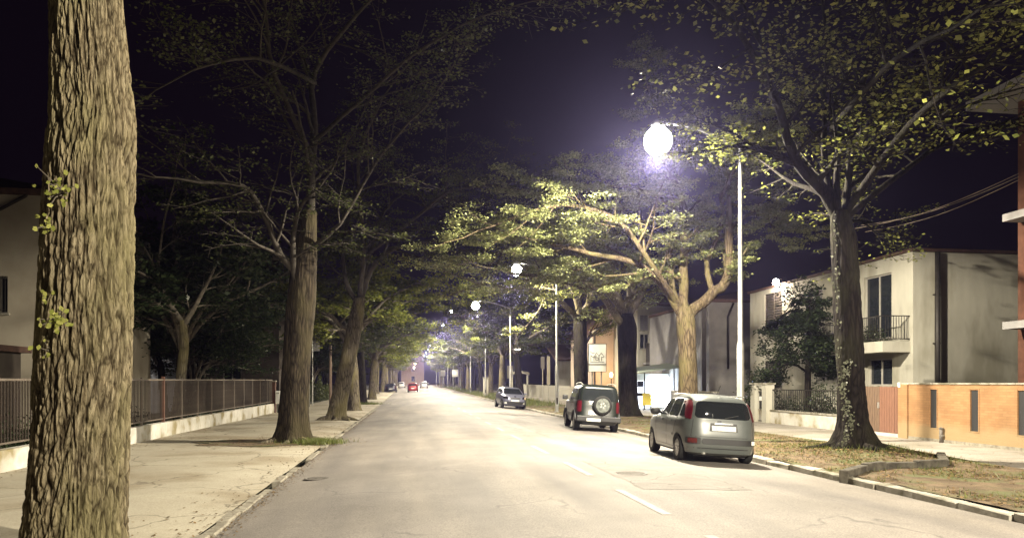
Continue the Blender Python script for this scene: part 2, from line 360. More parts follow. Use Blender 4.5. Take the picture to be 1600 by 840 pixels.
tag(MB().grid([12.4, 14, 15.2, 16.4], frange(-40, 60, 4) + frange(64, 300, 8), lambda x, y: ZP + rise(y) + (-.06 if x < 12.6 and y < 60 else 0)).build("right_pavement", M['pave_r']), kind='structure')
# kerbs: stones one by one near the camera, the rest of the row in one strip
def kerb_row(name, x0, w, ztop, y0, y1, m, L, jit, skip=()):
    k = tag(empty(name, (0, 0, 0)), kind='structure')
    variants = []
    for i in range(4):
        b = MB().box((0, 0, 0), (w, L - .015, .26)).mesh("kerb_stone", m)
        for v in b.vertices:
            v.co.x += rng.uniform(-1, 1) * jit * .5; v.co.z += rng.uniform(-1, .4) * jit
        variants.append(b)
    y = y0; i = 0
    while y < y1:
        if i not in skip:
            o = link("kerb_stone", variants[rng.randrange(4)], k, (x0 + rng.uniform(-jit, jit), y, ztop - .26 + rise(y) + rng.uniform(-jit, jit) * .7), (rng.uniform(-1, 1) * jit * .3, rng.uniform(-1, 1) * jit, rng.uniform(-1, 1) * jit * .5))
            md = o.modifiers.new("bevel", 'BEVEL'); md.width = .018; md.segments = 1
        y += L; i += 1
    b = MB(); yy = y
    while yy < 290:
        b.box((x0, yy, ztop - .26 + rise(yy)), (x0 + w, yy + 7.95, ztop + rise(yy))); yy += 8
    tag(b.build("kerb_stone", m, k), kind='stuff')
kerb_row("left_kerb", XL - .17, .17, ZP - .035, 6.0, 55, M['kerb_d'], .82, .03, skip=(9, 13, 14, 18, 27))
kerb_row("right_kerb", XR, .27, ZP + .02, 8.0, 70, M['kerb'], 1.0, .022, skip=())
# centre dashes, each one a sheet on the road, and iron covers
mk = tag(empty("centre_line", (0, 0, 0)), kind='structure')
for i, (a, b_) in enumerate([(5.2, 7.7), (9.0, 11.2), (13.0, 15.2), (17.2, 19.4), (21.3, 23.5), (25.5, 27.5), (29.5, 31.5), (34, 36), (38.5, 40.5), (43, 45), (48, 50), (54, 56), (60, 62)]):
    MB().grid([3.24, 3.30, 3.37], frange(a, b_, .5), lambda x, y: zroad(x, y) + .005).build("dash", M['paint'], mk)
M['patch'] = surf("asphalt_repair", (.155, .14, .125), (.205, .188, .17), scale=1.5, rough=.85, bump=.35, bscale=50, world=True, bdist=.01, crack=.6)
M['patch_l'] = surf("asphalt_repair_pale", (.21, .192, .172), (.26, .24, .215), scale=1.5, rough=.85, bump=.35, bscale=50, world=True, bdist=.01, crack=.6)
def patch(x0, y0, x1, y1, m, seed):
    rg_ = random.Random(seed); nx = 10; ny = max(6, int((y1 - y0) / .4)); b = MB()
    for j in range(ny + 1):
        for i in range(nx + 1):
            x = x0 + (x1 - x0) * i / nx + (rg_.uniform(-.04, .04) if i in (0, nx) else 0); y = y0 + (y1 - y0) * j / ny + (rg_.uniform(-.05, .05) if j in (0, ny) else 0)
            b.v.append((x, y, zroad(x, y) + .0035))
    W_ = nx + 1
    b.f = [(j*W_+i, j*W_+i+1, (j+1)*W_+i+1, (j+1)*W_+i) for j in range(ny) for i in range(nx)]
    tag(b.build("road_patch", m, smooth=True), kind='structure')
patch(3.75, 11.2, 5.6, 15.5, M['patch'], 1); patch(4.4, 22, 5.3, 34, M['patch'], 3);
for (px, py, r, lab) in ((985, 742, .33, "round iron cover in the road left of the grey hatchback"), (497, 740, .26, "small iron cover in the road beside the broken left kerb")):
    p = gp(px, py, -.05); z = zroad(p.x) + .0036
    t = empty("manhole_cover", (p.x, p.y, z), 0, lab, "manhole cover")
    MB().lathe([(r, 0), (r, .006), (r - .03, .009), (r - .05, .006)], 28).build("frame_ring", M['iron'], t)
    b = MB()
    for k in range(-3, 4):
        h = math.sqrt(max(0, (r - .06) ** 2 - (k * .07) ** 2)); b.box((-h, k * .07 - .015, .0065), (h, k * .07 + .015, .012))
    b.build("lid", M['iron'], t)

# ------------------------------------------------------------------ street lamps
def street_lamp(px, py, X, Y, lx, ly, lz, label, idx, power=1.0, light=True):
    t = empty("street_lamp", (X, Y, zg(X, Y)), 0, label, "street lamp", "street lamps along the right of the road")
    z0 = zg(X, Y); top = lz - .55 - z0
    MB().lathe([(.16, -.1), (.16, .02), (.11, .04), (.105, top * .33), (.075, top * .34), (.055, top), (.05, top + .02)], 16).build("pole", M['metal'], t, ang=30)
    MB().box((-.05, -.112, .5), (.05, -.09, .9)).build("access_door", M['dmetal'], t)
    dx, dy = lx - X, ly - Y
    pts = []
    for k in range(9):
        s = k / 8; pts.append((dx * s * .90, dy * s * .90, top + (.62) * math.sin(s * math.pi / 2)))
    MB().tube(pts, [.045] * 5 + [.038] * 4, 10).build("arm", M['metal'], t, smooth=True)
    hz = lz - z0
    Mx = Matrix.Translation((dx, dy, hz)) @ Matrix.Rotation(math.atan2(dy, dx), 4, 'Z') @ Matrix.Scale(.75, 4, (0, 1, 0)) @ Matrix.Scale(1.25, 4)
    h = MB().lathe([(.15, -.03), (.17, .0), (.16, .05), (.12, .12), (.06, .16)], 24, Mx).build("lamp_head", M['metal'], t, ang=40)
    gm = bpy.data.materials.get("lamp_glare_glass_lit") or plain("lamp_glare_glass_lit", (.9, .9, .85), .3, emit=(1.0, .95, .88), es=60 if idx < 3 else 40)
    gr = .42 if idx == 0 else .34 if idx < 3 else .12  # globes of the first lamps oversized to imitate the camera's bloom
    MB().lathe([(gr * math.sin(math.pi * k / 16) + .001, -.04 - gr - gr * math.cos(math.pi * k / 16)) for k in range(17)][::-1], 24, Matrix.Translation((dx, dy, hz))).build("lamp_glare_glass", gm, t, smooth=True)
    if light:
        l = bpy.data.lights.new("lamp_light", 'SPOT'); l.energy = LAMP_W * power; l.color = LAMP_COL; l.shadow_soft_size = .14
        if l.type == 'SPOT': l.spot_size = R(177); l.spot_blend = .18
        lo = bpy.data.objects.new("lamp_light", l); C.objects.link(lo); lo.parent = t; lo.location = (dx, dy, hz - .95)
    return t
p0 = at(1157, 598, 22.2); l0 = at(1028, 217, 21.9)
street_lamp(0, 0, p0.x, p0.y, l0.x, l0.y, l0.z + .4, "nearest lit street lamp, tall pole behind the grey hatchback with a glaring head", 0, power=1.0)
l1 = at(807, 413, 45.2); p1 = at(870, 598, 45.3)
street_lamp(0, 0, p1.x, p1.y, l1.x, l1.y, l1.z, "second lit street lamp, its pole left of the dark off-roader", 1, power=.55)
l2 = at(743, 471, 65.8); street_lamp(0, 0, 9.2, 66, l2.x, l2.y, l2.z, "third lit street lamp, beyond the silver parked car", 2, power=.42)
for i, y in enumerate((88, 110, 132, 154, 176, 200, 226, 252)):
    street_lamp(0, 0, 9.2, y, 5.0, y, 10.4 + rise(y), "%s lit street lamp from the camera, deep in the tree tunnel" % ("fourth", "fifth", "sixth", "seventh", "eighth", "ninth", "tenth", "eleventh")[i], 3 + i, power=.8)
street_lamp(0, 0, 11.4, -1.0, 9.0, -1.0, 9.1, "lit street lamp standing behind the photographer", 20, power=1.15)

# ------------------------------------------------------------------ trees
def rand_perp(d, rg):
    a = Vector((rg.uniform(-1, 1), rg.uniform(-1, 1), rg.uniform(-1, 1))); a -= d * a.dot(d)
    return a.normalized() if a.length > 1e-3 else Vector((1, 0, 0))
class Tree:
    def __init__(s, seed, leaf=.10, dens=1.0, flat=.35, twigs=True, droop=0.0):
        s.rg = random.Random(seed); s.leaf = leaf; s.dens = dens; s.flat = flat; s.vs = .3; s.tips = []; s.twigs = twigs; s.droop = droop
    def path(s, p, d, L, n, wob, up):
        pts = [p.copy()]; d = d.normalized()
        for i in range(n):
            d = (d + rand_perp(d, s.rg) * wob + Vector((0, 0, up)) * (1.0 / n)).normalized()
            p = p + d * (L / n); pts.append(p.copy())
        return pts
    def sub(s, mb, pts, r0, r1, lvl, nch, L):
        """children along a polyline"""
        rg = s.rg; n = len(pts) - 1
        for c in range(nch):
            t = .22 + .78 * (c + rg.random()) / nch; f = t * n; i = min(int(f), n - 1); p = pts[i].lerp(pts[i + 1], f - i)
            d = (pts[i + 1] - pts[i]).normalized()
            o = rand_perp(d, rg); o.z *= (s.flat if lvl > 0 else .7); o.normalize()
            nd_ = (d * rg.uniform(.45, .95) + o * rg.uniform(.6, 1.0)).normalized()
            if lvl >= 1: nd_.z = nd_.z * s.flat - s.droop; nd_.normalize()
            LL = L * rg.uniform(.6, 1.15) * (1.1 - .45 * t); r = (r0 + (r1 - r0) * t)
            s.grow(mb, p, nd_, LL, r * rg.uniform(.45, .62), lvl + 1)
    def grow(s, mb, p, d, L, r, lvl):
        rg = s.rg
        if lvl >= 3:
            pts = s.path(p, d, L, 2, .18, -.05 - s.droop)
            if s.twigs: mb.tube(pts, [max(r, .006), .005, .003], 3, cap=False)
            s.tips.append(pts); return
        n = 5 if lvl < 2 else 3
        up = (.35 if lvl == 0 else .12 if lvl == 1 else 0) - s.droop
        pts = s.path(p, d, L, n, .16, up)
        rs = [r * (1 - .75 * i / n) for i in range(n + 1)]
        mb.tube(pts, rs, (7 if lvl == 0 else 5 if lvl == 1 else 4), cap=False)
        nch = {0: 8, 1: 7, 2: 6}[lvl]; s.sub(mb, pts, rs[0], rs[-1], lvl, nch, L * {0: .48, 1: .50, 2: .48}[lvl])
        s.tips.append(pts[-3:])
    def limb(s, pts, r0, r1, L=3.2, nch=9, follow=True):
        """main limb along given points, with its branches and twigs; returns mesh builder"""
        mb = MB(); fine = []
        P = [Vector(p) for p in pts]
        for i in range(len(P) - 1):
            a = P[max(i-1, 0)]; b = P[i]; c = P[i+1]; d = P[min(i+2, len(P)-1)]
            for k in range(3):
                t = k / 3; fine.append(.5*((2*b) + (c-a)*t + (2*a-5*b+4*c-d)*t*t + (-a+3*b-3*c+d)*t*t*t))
        fine.append(P[-1]); n = len(fine) - 1
        rs = [r0 + (r1 - r0) * (i / n) for i in range(n + 1)]
        fine = [q + Vector((s.rg.uniform(-1, 1), s.rg.uniform(-1, 1), s.rg.uniform(-1, 1))) * .25 * rs[i] if 0 < i < n else q for i, q in enumerate(fine)]
        mb.tube(fine, rs, 10, cap=False)
        s.sub(mb, fine, r0, r1, 0, nch, L)
        d = (fine[-1] - fine[-2]).normalized(); s.grow(mb, fine[-1], d, L, r1, 1)
        return mb
    def leaves(s, name, m, per=11, spread=.16, cut=None):
        rg = np.random.RandomState(s.rg.randrange(99999)); per = max(1, int(per * s.dens)); A = []
        for pts in s.tips:
            q = np.array([tuple(p) for p in pts]); t = rg.rand(per) * (len(q) - 1) * .999; i = t.astype(int); f = (t - i)[:, None]
            A.append(q[i] * (1 - f) + q[i + 1] * f)
        c = np.concatenate(A); N = len(c); c = c + rg.normal(0, 1, (N, 3)) * spread * np.array([1, 1, s.vs])
        if cut is not None: c = c[cut(c)]; N = len(c)
        az = rg.rand(N) * 2 * np.pi; tilt = rg.normal(0, .42, N); roll = rg.normal(0, .45, N)
        d = np.stack([np.cos(az) * np.cos(tilt), np.sin(az) * np.cos(tilt), np.sin(tilt)], 1)
        sd = np.stack([-np.sin(az), np.cos(az), np.zeros(N)], 1); up = np.cross(d, sd)
        sd = sd * np.cos(roll)[:, None] + up * np.sin(roll)[:, None]
        sz = (s.leaf * (.6 + .8 * rg.rand(N)))[:, None]
        V = np.stack([c - d * sz * .5, c + sd * sz * .36, c + d * sz * .5, c - sd * sz * .36], 1).reshape(-1, 3)
        me = bpy.data.meshes.new(name); me.vertices.add(len(V)); me.vertices.foreach_set("co", V.ravel())
        me.loops.add(4 * N); me.polygons.add(N); me.loops.foreach_set("vertex_index", np.arange(4 * N, dtype=np.int32))
        me.polygons.foreach_set("loop_start", np.arange(0, 4 * N, 4, dtype=np.int32)); me.update(calc_edges=True); me.materials.append(m)
        return me
def trunk_mesh(pts, n, rad, rows=60, rough=.06, lobes=5, flare=.55, fh=.9, ridge=0.0, seed=0):
    """pts: centre line (x,y,z,r) local, root flare at the foot"""
    P = np.array([p[:3] for p in pts]); Rr = np.array([p[3] for p in pts]); tt = np.linspace(0, len(pts) - 1, rows)
    # smooth interpolation
    cx = np.array([np.interp(tt, range(len(pts)), P[:, k]) for k in range(3)]).T; rr = np.interp(tt, range(len(pts)), Rr)
    k = max(3, rows // (len(pts) * 2)) | 1
    pad = k // 2
    for c in range(3):
        a = np.pad(cx[:, c], pad, mode='reflect', reflect_type='odd'); cx[:, c] = np.convolve(a, np.ones(k) / k, 'valid')
    b = MB(); vs = []; H = []; b.H = H
    for j in range(rows):
        z = cx[j, 2] - cx[0, 2]
        for i in range(n):
            a = 2 * math.pi * i / n
            fl = 1 + flare * math.exp(-z / (fh * .45)) * (.55 + .45 * math.cos(lobes * a + seed)) + flare * .5 * math.exp(-z / (fh * .3))
            q = rr[j] * fl * (1 + rough * mnoise.noise(Vector((math.cos(a) * 1.3 + seed, math.sin(a) * 1.3, z * .55))) + rough * .6 * mnoise.noise(Vector((math.cos(a) * 4 + seed, math.sin(a) * 4, z * 1.2))))
            if ridge:
                w = mnoise.noise(Vector((math.cos(a) * 2, math.sin(a) * 2, z * .8 + 9))) * .5
                e = abs(mnoise.noise(Vector((math.cos(a + w * .25) * 8, math.sin(a + w * .25) * 8, z * 2.3))))
                e2 = abs(mnoise.noise(Vector((math.cos(a + w * .2) * 19, math.sin(a + w * .2) * 19, z * 6.5))))
                q += ridge * (min(1, e * 3.2) + .7 * min(1, e2 * 3) - 1)
                H.append(.25 + .75 * min(1, e * 3.2) * (.35 + .65 * min(1, e2 * 3)))
            else: H.append(.8)
            vs.append((cx[j, 0] + math.cos(a) * q, cx[j, 1] + math.sin(a) * q, cx[j, 2]))
    fs = [(j*n+i, j*n+(i+1) % n, (j+1)*n+(i+1) % n, (j+1)*n+i) for j in range(rows-1) for i in range(n)]
    return b.add(vs, fs)
def build_tree(name, base, label, cat, group, tr, trunk, limbs, mt, ml, tn=28, rows=50, leafn=11, spread=.16, cut=None, twigm=None, lscale=1.0, **kw):
    """trunk and limbs given in world coordinates"""
    base = Vector(base); t = empty(name, base, 0, label, cat, group)
    lt = [tuple(Vector(p[:3]) - base) + (p[3],) for p in trunk]
    tm = trunk_mesh(lt, tn, None, rows, **kw); to = tm.build("trunk", mt, t, smooth=True)
    at_ = to.data.attributes.new("ridge", 'FLOAT', 'POINT'); at_.data.foreach_set("value", tm.H)
    for (pts, r0, r1, L, nch) in limbs:
        tr.limb([Vector(p) - base for p in pts], r0 * lscale, r1 * lscale, L, nch).build("limb", twigm or M['twig'], t, smooth=True)
    lc = np.array(tuple(l0 + Vector((0, 0, 0)) - base)); lcam = np.array(tuple(Vector((0, 0, EYE)) - base))
    if ml is not None: link("crown", tr.leaves("crown", ml, leafn, spread, lambda c: np.linalg.norm(c - lc, axis=1) > 1.1), t)
    return t
G_L, G_R = "old avenue trees along the left pavement", "old avenue trees along the right verge"

# near left trunk
def A(px, py, d): return tuple(at(px, py, d))
d0 = 7.5
nb = gp(122, 872, ZP); nb = at(122, HOR + (EYE - ZP) * FPX / d0, d0)
trunk = []
for (px, py, w) in ((112, 885, 165), (114, 840, 163), (120, 760, 160), (125, 650, 154), (131, 500, 149), (135, 350, 147), (138, 260, 142), (143, 185, 136), (138, 100, 124), (132, 0, 114), (130, -200, 112), (128, -420, 104), (124, -700, 92)):
    q = at(px + 3, py, d0); trunk.append((q.x, q.y, q.z, w * .84 / 2 * d0 / FPX))
tr = Tree(11, leaf=.10, dens=.8)
top = at(124, -690, d0)
limbs = [([A(128, -380, d0), A(330, -560, 8.2), A(520, -620, 9)], .16, .06, 2.6, 7), ([top, A(0, -950, 7.5), A(-100, -1200, 8)], .22, .1, 3, 7), ([top, A(250, -950, 8.5), A(420, -1100, 9.5)], .22, .1, 3, 8), ([top, A(100, -1000, 6.5), A(90, -1200, 5.5)], .2, .1, 3, 7)]
nt_ = build_tree("avenue_tree", nb, "huge ridged pale trunk filling the left edge, closest to the camera", "tree", G_L, tr, trunk, limbs, M['bark_near'], M['leaf'], tn=420, rows=640, rough=.035, lobes=4, flare=.16, fh=1.3, ridge=.030, seed=2)
# water shoots on the near trunk
def shoot(px, py, n, parent, base, seed, spread=.10, rad=.5):
    rg = random.Random(seed); q = at(px, py, d0 - rad) - base; b = MB()
    tw = MB()
    for i in range(n):
        c = q + Vector((rg.gauss(0, spread), rg.gauss(-.03, .03), rg.gauss(0, spread)))
        a = rg.uniform(0, 6.28); s_ = rg.uniform(.014, .03); dr = Vector((math.cos(a), rg.uniform(-.4, .1), math.sin(a))).normalized(); up = Vector((0, 1, 0)); sd = dr.cross(up).normalized()
        b.add([c - dr * s_, c - dr * s_ * .2 + sd * s_ * .8, c + dr * s_ * .7 + sd * s_ * .5, c + dr * s_ * 1.1, c + dr * s_ * .7 - sd * s_ * .5, c - dr * s_ * .2 - sd * s_ * .8], [(0, 1, 2, 3, 4, 5)])
        if i % 2 == 0: tw.tube([q + Vector((0, .12, 0)), (q + c) / 2, c], [.006, .005, .003], 4)
    tw.build("side_shoot", M['twig'], parent); b.build("shoot_leaves", M['shoot'], parent)
shoot(90, 500, 40, nt_, nb, 1, .055, .56); shoot(95, 296, 30, nt_, nb, 2, .07, .52); shoot(76, 352, 14, nt_, nb, 3, .05, .42); shoot(70, 462, 6, nt_, nb, 4, .04, .4)
shoot(76, 548, 6, nt_, nb, 5, .05, .45)

# left tree two: trunk with tall straight leader and a second stem on its left
d2 = 22.4; b2 = at(457, HOR + (EYE - ZP) * FPX / d2, d2)
T = [at(457, 692, d2), at(459, 640, d2), at(464, 560, d2), at(470, 480, d2), at(476, 400, d2), at(482, 330, d2)]
Rr = [.47, .44, .42, .43, .38, .25]
tr = Tree(22, leaf=.085, dens=.5, flat=.2)
limbs = [([A(478, 380, d2), A(485, 300, d2), A(490, 200, d2), A(492, 110, d2), A(560, 20, d2 - 1)], .24, .07, 3.6, 10),
         ([A(468, 470, d2 - .2), A(458, 400, d2 - .4), A(465, 330, d2 - .6), A(500, 290, d2 - 1)], .15, .06, 3.2, 7),
         ([A(472, 440, d2), A(440, 400, d2 - .5), A(410, 330, d2 - 1), A(380, 290, d2 - 2), A(310, 285, d2 - 3)], .16, .05, 3.0, 9),
         ([A(482, 390, d2), A(530, 350, d2 - .5), A(590, 250, d2 - 1), A(640, 190, d2 - 2)], .11, .04, 3.2, 8),
         ([A(490, 250, d2), A(430, 120, d2 - 2), A(415, 20, d2 - 3), A(400, -60, d2 - 4)], .12, .04, 3.4, 8),
         ([A(492, 130, d2), A(400, 90, d2 - 4), A(300, 110, d2 - 6)], .1, .035, 3.2, 7),
         ([A(490, 220, d2), A(560, 160, d2 - 2), A(640, 90, d2 - 3), A(720, 40, d2 - 4)], .1, .035, 3.4, 8)]
t2 = build_tree("avenue_tree", b2, "second left tree from the camera, straight dark trunk with grass at its foot", "tree", G_L, tr, [tuple(p) + (r,) for p, r in zip(T, Rr)], limbs, M['bark_mid'], M['leaf'], rows=70, tn=48, flare=.45, fh=.9, seed=1.2, leafn=7, ridge=.01, twigm=M['twig_d'], lscale=.72)
# left tree three, leaning to the road
d3 = 36; b3 = at(524, HOR + (EYE - ZP) * FPX / d3, d3)
T = [at(524, 656, d3), at(530, 625, d3), at(542, 570, d3), at(556, 500, d3), at(562, 465, d3)]
tr = Tree(33, leaf=.085, dens=.8, flat=.15)
limbs = [([A(560, 475, d3), A(540, 440, d3), A(536, 380, d3), A(550, 320, d3)], .2, .07, 3.6, 8),
         ([A(562, 470, d3), A(580, 420, d3), A(620, 385, d3 - 1), A(680, 375, d3 - 2), A(735, 360, d3 - 3)], .22, .06, 3.8, 11),
         ([A(563, 470, d3), A(575, 410, d3), A(600, 330, d3 - 1), A(650, 290, d3 - 2)], .16, .05, 3.8, 10),
         ([A(562, 465, d3), A(568, 380, d3 - 2), A(560, 250, d3 - 4), A(600, 150, d3 - 6)], .18, .05, 4, 11),
         ([A(570, 400, d3 - 1), A(650, 340, d3 - 4), A(700, 300, d3 - 6), A(770, 290, d3 - 7)], .12, .04, 3.6, 10)]
t3 = build_tree("avenue_tree", b3, "third left tree, thick trunk leaning right towards the road", "tree", G_L, tr, [tuple(p) + (r,) for p, r in zip(T, [.48, .42, .39, .36, .28])], limbs, M['bark'], M['leaf'], rows=50, tn=36, flare=.22, fh=.9, seed=.4, leafn=9, spread=.14, ridge=.01, twigm=M['twig_d'], lscale=.78)
# right near tree with ivy
d4 = 18.5; zb4 = .02
b4 = at(1335, HOR + (EYE - zb4) * FPX / d4, d4)
T = [at(1335, 704, d4), at(1333, 660, d4), at(1330, 600, d4), at(1326, 520, d4), at(1321, 430, d4), at(1318, 370, d4), at(1312, 330, d4)]
tr = Tree(44, leaf=.10, dens=.28, flat=.25)
limbs = [([A(1314, 350, d4), A(1290, 300, d4), A(1245, 255, d4 - 1), A(1225, 190, d4 - 1.5), A(1200, 120, d4 - 2)], .24, .08, 3.2, 9),
         ([A(1316, 350, d4), A(1290, 270, d4), A(1288, 190, d4), A(1292, 60, d4 - .5)], .13, .06, 3.2, 9),
         ([A(1318, 350, d4), A(1328, 270, d4), A(1330, 200, d4 - .5), A(1360, 90, d4 - 2)], .14, .06, 3.2, 9),
         ([A(1312, 345, d4), A(1306, 280, d4), A(1312, 220, d4 + 1), A(1300, 100, d4 + 2)], .12, .05, 3.2, 8),
         ([A(1322, 330, d4), A(1400, 220, d4 - 2), A(1470, 150, d4 - 4), A(1560, 90, d4 - 6)], .13, .05, 3.0, 10),
         ([A(1322, 340, d4), A(1420, 260, d4 + 1), A(1500, 210, d4 + 2), A(1580, 190, d4 + 2)], .11, .05, 3.0, 9),
         ([A(1300, 200, d4), A(1380, 110, d4 - 5), A(1450, 60, d4 - 7)], .1, .04, 3.0, 9),
         ([A(1322, 335, d4), (13.0, 20.2, 6.6), (15.6, 23.2, 7.3), (17.6, 24.8, 7.6)], .11, .045, 2.6, 10),
         ([A(1250, 260, d4 - 1), A(1190, 235, d4 - 1), A(1140, 205, d4 - .5), A(1110, 195, d4)], .08, .035, 2.0, 8),
         ([A(1225, 200, d4 - 1), A(1180, 90, d4 - 3), A(1120, 10, d4 - 4), A(1040, -50, d4 - 5)], .1, .035, 3.2, 8)]
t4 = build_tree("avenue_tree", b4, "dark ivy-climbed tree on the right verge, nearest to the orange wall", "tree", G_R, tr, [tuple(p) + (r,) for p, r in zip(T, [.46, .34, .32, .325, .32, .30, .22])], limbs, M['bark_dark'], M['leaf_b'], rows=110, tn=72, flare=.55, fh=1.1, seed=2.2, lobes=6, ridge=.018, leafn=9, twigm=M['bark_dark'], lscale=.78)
# ivy on that trunk
rg = random.Random(5); b = MB()
for i in range(260):
    py = rg.uniform(560, 700); px = 1322 + 6 * math.sin(py * .06) + rg.gauss(0, 5) + (py - 600) * .02
    if rg.random() < .25: py = rg.uniform(330, 560); px = 1303 + (py - 330) * .035 + rg.gauss(0, 3)
    c = at(px, py, d4 - .5 + rg.uniform(-.02, .06)) - b4; a = rg.uniform(0, 6.28); s_ = rg.uniform(.02, .045)
    dr = Vector((math.cos(a), rg.uniform(-.5, .5), math.sin(a))).normalized(); sd = dr.cross(Vector((0, 1, .3))).normalized()
    b.add([c - dr * s_, c + sd * s_ * .8, c + dr * s_, c - sd * s_ * .8], [(0, 1, 2, 3)])
b.build("ivy", M['ivy'], t4)
# tree behind the hatchback, candelabra limbs
d5 = 29.7; b5 = at(1076, HOR + (EYE - ZP) * FPX / d5, d5)
T = [at(1076, 667, d5), at(1075, 600, d5), at(1074, 540, d5), at(1072, 500, d5), at(1070, 480, d5)]
tr = Tree(55, leaf=.088, dens=2.1, flat=.14)
limbs = [([A(1070, 485, d5), A(1068, 420, d5), A(1068, 340, d5), A(1064, 310, d5)], .21, .13, 2.6, 5),
         ([A(1066, 490, d5), A(1048, 450, d5), A(1046, 380, d5 + .5), A(1050, 320, d5 + .5)], .20, .10, 2.6, 5),
         ([A(1078, 490, d5), A(1108, 462, d5), A(1133, 440, d5), A(1140, 400, d5), A(1138, 350, d5)], .24, .16, 2.4, 4),
         ([A(1115, 460, d5), A(1104, 410, d5 + .3), A(1128, 350, d5 + .5), A(1126, 300, d5 + .5)], .13, .07, 2.4, 5),
         ([A(1064, 492, d5), A(1030, 440, d5 - .5), A(990, 410, d5 - 1), A(920, 395, d5 - 2), A(860, 380, d5 - 3)], .17, .06, 3.2, 12),
         ([A(1060, 480, d5), A(1010, 400, d5 - 2), A(960, 340, d5 - 3), A(880, 320, d5 - 4), A(800, 340, d5 - 5)], .12, .04, 3.4, 12),
         ([A(1064, 330, d5), A(1010, 300, d5 - 1), A(950, 290, d5 - 2), A(880, 300, d5 - 2)], .09, .03, 3.0, 10),
         ([A(1126, 310, d5), A(1150, 260, d5 - 1), A(1190, 220, d5 - 2)], .09, .03, 2.6, 8),
         ([A(1138, 360, d5), A(1180, 330, d5 + 1), A(1230, 350, d5 + 2)], .09, .03, 2.6, 8),
         ([A(1064, 320, d5), A(1050, 250, d5 + 2), A(1010, 130, d5 + 3)], .09, .03, 2.8, 8)]
t5 = build_tree("avenue_tree", b5, "candelabra tree with thick upswept limbs rising behind the grey hatchback", "tree", G_R, tr, [tuple(p) + (r,) for p, r in zip(T, [.42, .38, .37, .38, .3])], limbs, M['bark_w'], M['leaf_p'], rows=50, tn=36, flare=.35, seed=3, leafn=12, spread=.13, ridge=.01, twigm=M['bark_w'])
# dark tree behind the off-roader
d6 = 38; b6 = at(980, HOR + (EYE - ZP) * FPX / d6, d6)
T = [at(982, 652, d6), at(981, 620, d6), at(980, 560, d6), at(980, 510, d6), at(978, 490, d6)]
tr = Tree(66, leaf=.10, dens=1.3, flat=.14)
limbs = [([A(978, 500, d6), A(960, 450, d6), A(955, 400, d6)], .3, .12, 3.2, 7), ([A(980, 500, d6), A(1000, 460, d6), A(1030, 420, d6 - 1)], .24, .1, 3.2, 7),
         ([A(974, 510, d6), A(930, 450, d6 - 2), A(880, 430, d6 - 4), A(820, 430, d6 - 5)], .2, .06, 3.6, 12), ([A(978, 490, d6), A(900, 400, d6 - 3), A(830, 380, d6 - 4), A(760, 400, d6 - 5)], .18, .06, 3.8, 12),
         ([A(980, 490, d6), A(985, 400, d6 + 2), A(960, 330, d6 + 3)], .18, .08, 3.4, 8)]
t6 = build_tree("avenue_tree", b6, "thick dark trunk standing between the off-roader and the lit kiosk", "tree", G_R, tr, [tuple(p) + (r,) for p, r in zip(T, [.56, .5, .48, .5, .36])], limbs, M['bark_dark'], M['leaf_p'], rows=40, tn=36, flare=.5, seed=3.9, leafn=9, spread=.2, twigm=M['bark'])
d7 = 48; b7 = at(908, HOR + (EYE - ZP) * FPX / d7, d7)
T = [at(908, 642, d7), at(908, 600, d7), at(907, 540, d7), at(906, 490, d7)]
tr = Tree(77, leaf=.12, dens=1.1, flat=.14)
limbs = [([A(908, 548, d7), A(925, 520, d7), A(950, 505, d7 - 1)], .14, .06, 2.0, 4), ([A(906, 495, d7), A(890, 440, d7 - 2), A(850, 400, d7 - 4)], .24, .08, 3.8, 12),
         ([A(906, 495, d7), A(930, 450, d7), A(940, 400, d7)], .2, .1, 3.4, 8), ([A(905, 500, d7), A(860, 460, d7 - 3), A(790, 450, d7 - 6), A(740, 440, d7 - 7)], .2, .06, 4.2, 13), ([A(906, 495, d7), A(900, 420, d7 + 3), A(860, 380, d7 + 5)], .2, .08, 3.8, 9)]
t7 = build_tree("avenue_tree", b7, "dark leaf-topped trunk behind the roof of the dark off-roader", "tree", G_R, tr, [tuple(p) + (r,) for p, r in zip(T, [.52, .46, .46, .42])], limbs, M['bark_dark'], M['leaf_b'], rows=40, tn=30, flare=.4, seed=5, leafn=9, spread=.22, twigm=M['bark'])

# generic far trees: three kinds, shared meshes
def generic(seed, mt, ml, leaf, dens, H=5.2, spread=.3, r=.42, out=5.5, n=7, name="avenue_tree", rough_up=.9):
    rg = random.Random(seed); tr = Tree(seed, leaf=leaf, dens=dens, twigs=False)
    lean = rg.uniform(-.5, .5)
    trunk = [(0, 0, -.15, r * 1.1), (lean * .15, 0, 1.2, r), (lean * .5, 0, 3, r * .95), (lean, 0, H, r * .7)]
    limbs = []
    for k in range(n):
        a = 2 * math.pi * (k + rg.random() * .6) / n; o = out * rg.uniform(.7, 1.15); z = rg.uniform(.5, 1.2) * rough_up
        s0 = H - rg.uniform(0, .9)
        limbs.append(([(lean * s0 / H, 0, s0), (lean + math.cos(a) * o * .25, math.sin(a) * o * .25, H + 1.3 * z), (lean + math.cos(a) * o * .6, math.sin(a) * o * .6, H + 3.0 * z), (lean + math.cos(a) * o, math.sin(a) * o, H + 4.0 * z)], r * .5, .07, 3.2, 8))
    limbs.append(([(lean, 0, H - .1), (lean, 0, H + 2), (lean + .3, .3, H + 4.5), (lean, 0, H + 6)], r * .55, .08, 3.2, 9))
    return build_tree(name, (0, 0, 0), None, None, None, tr, trunk, limbs, mt, ml, tn=20, rows=22, flare=.4, leafn=6, spread=spread)
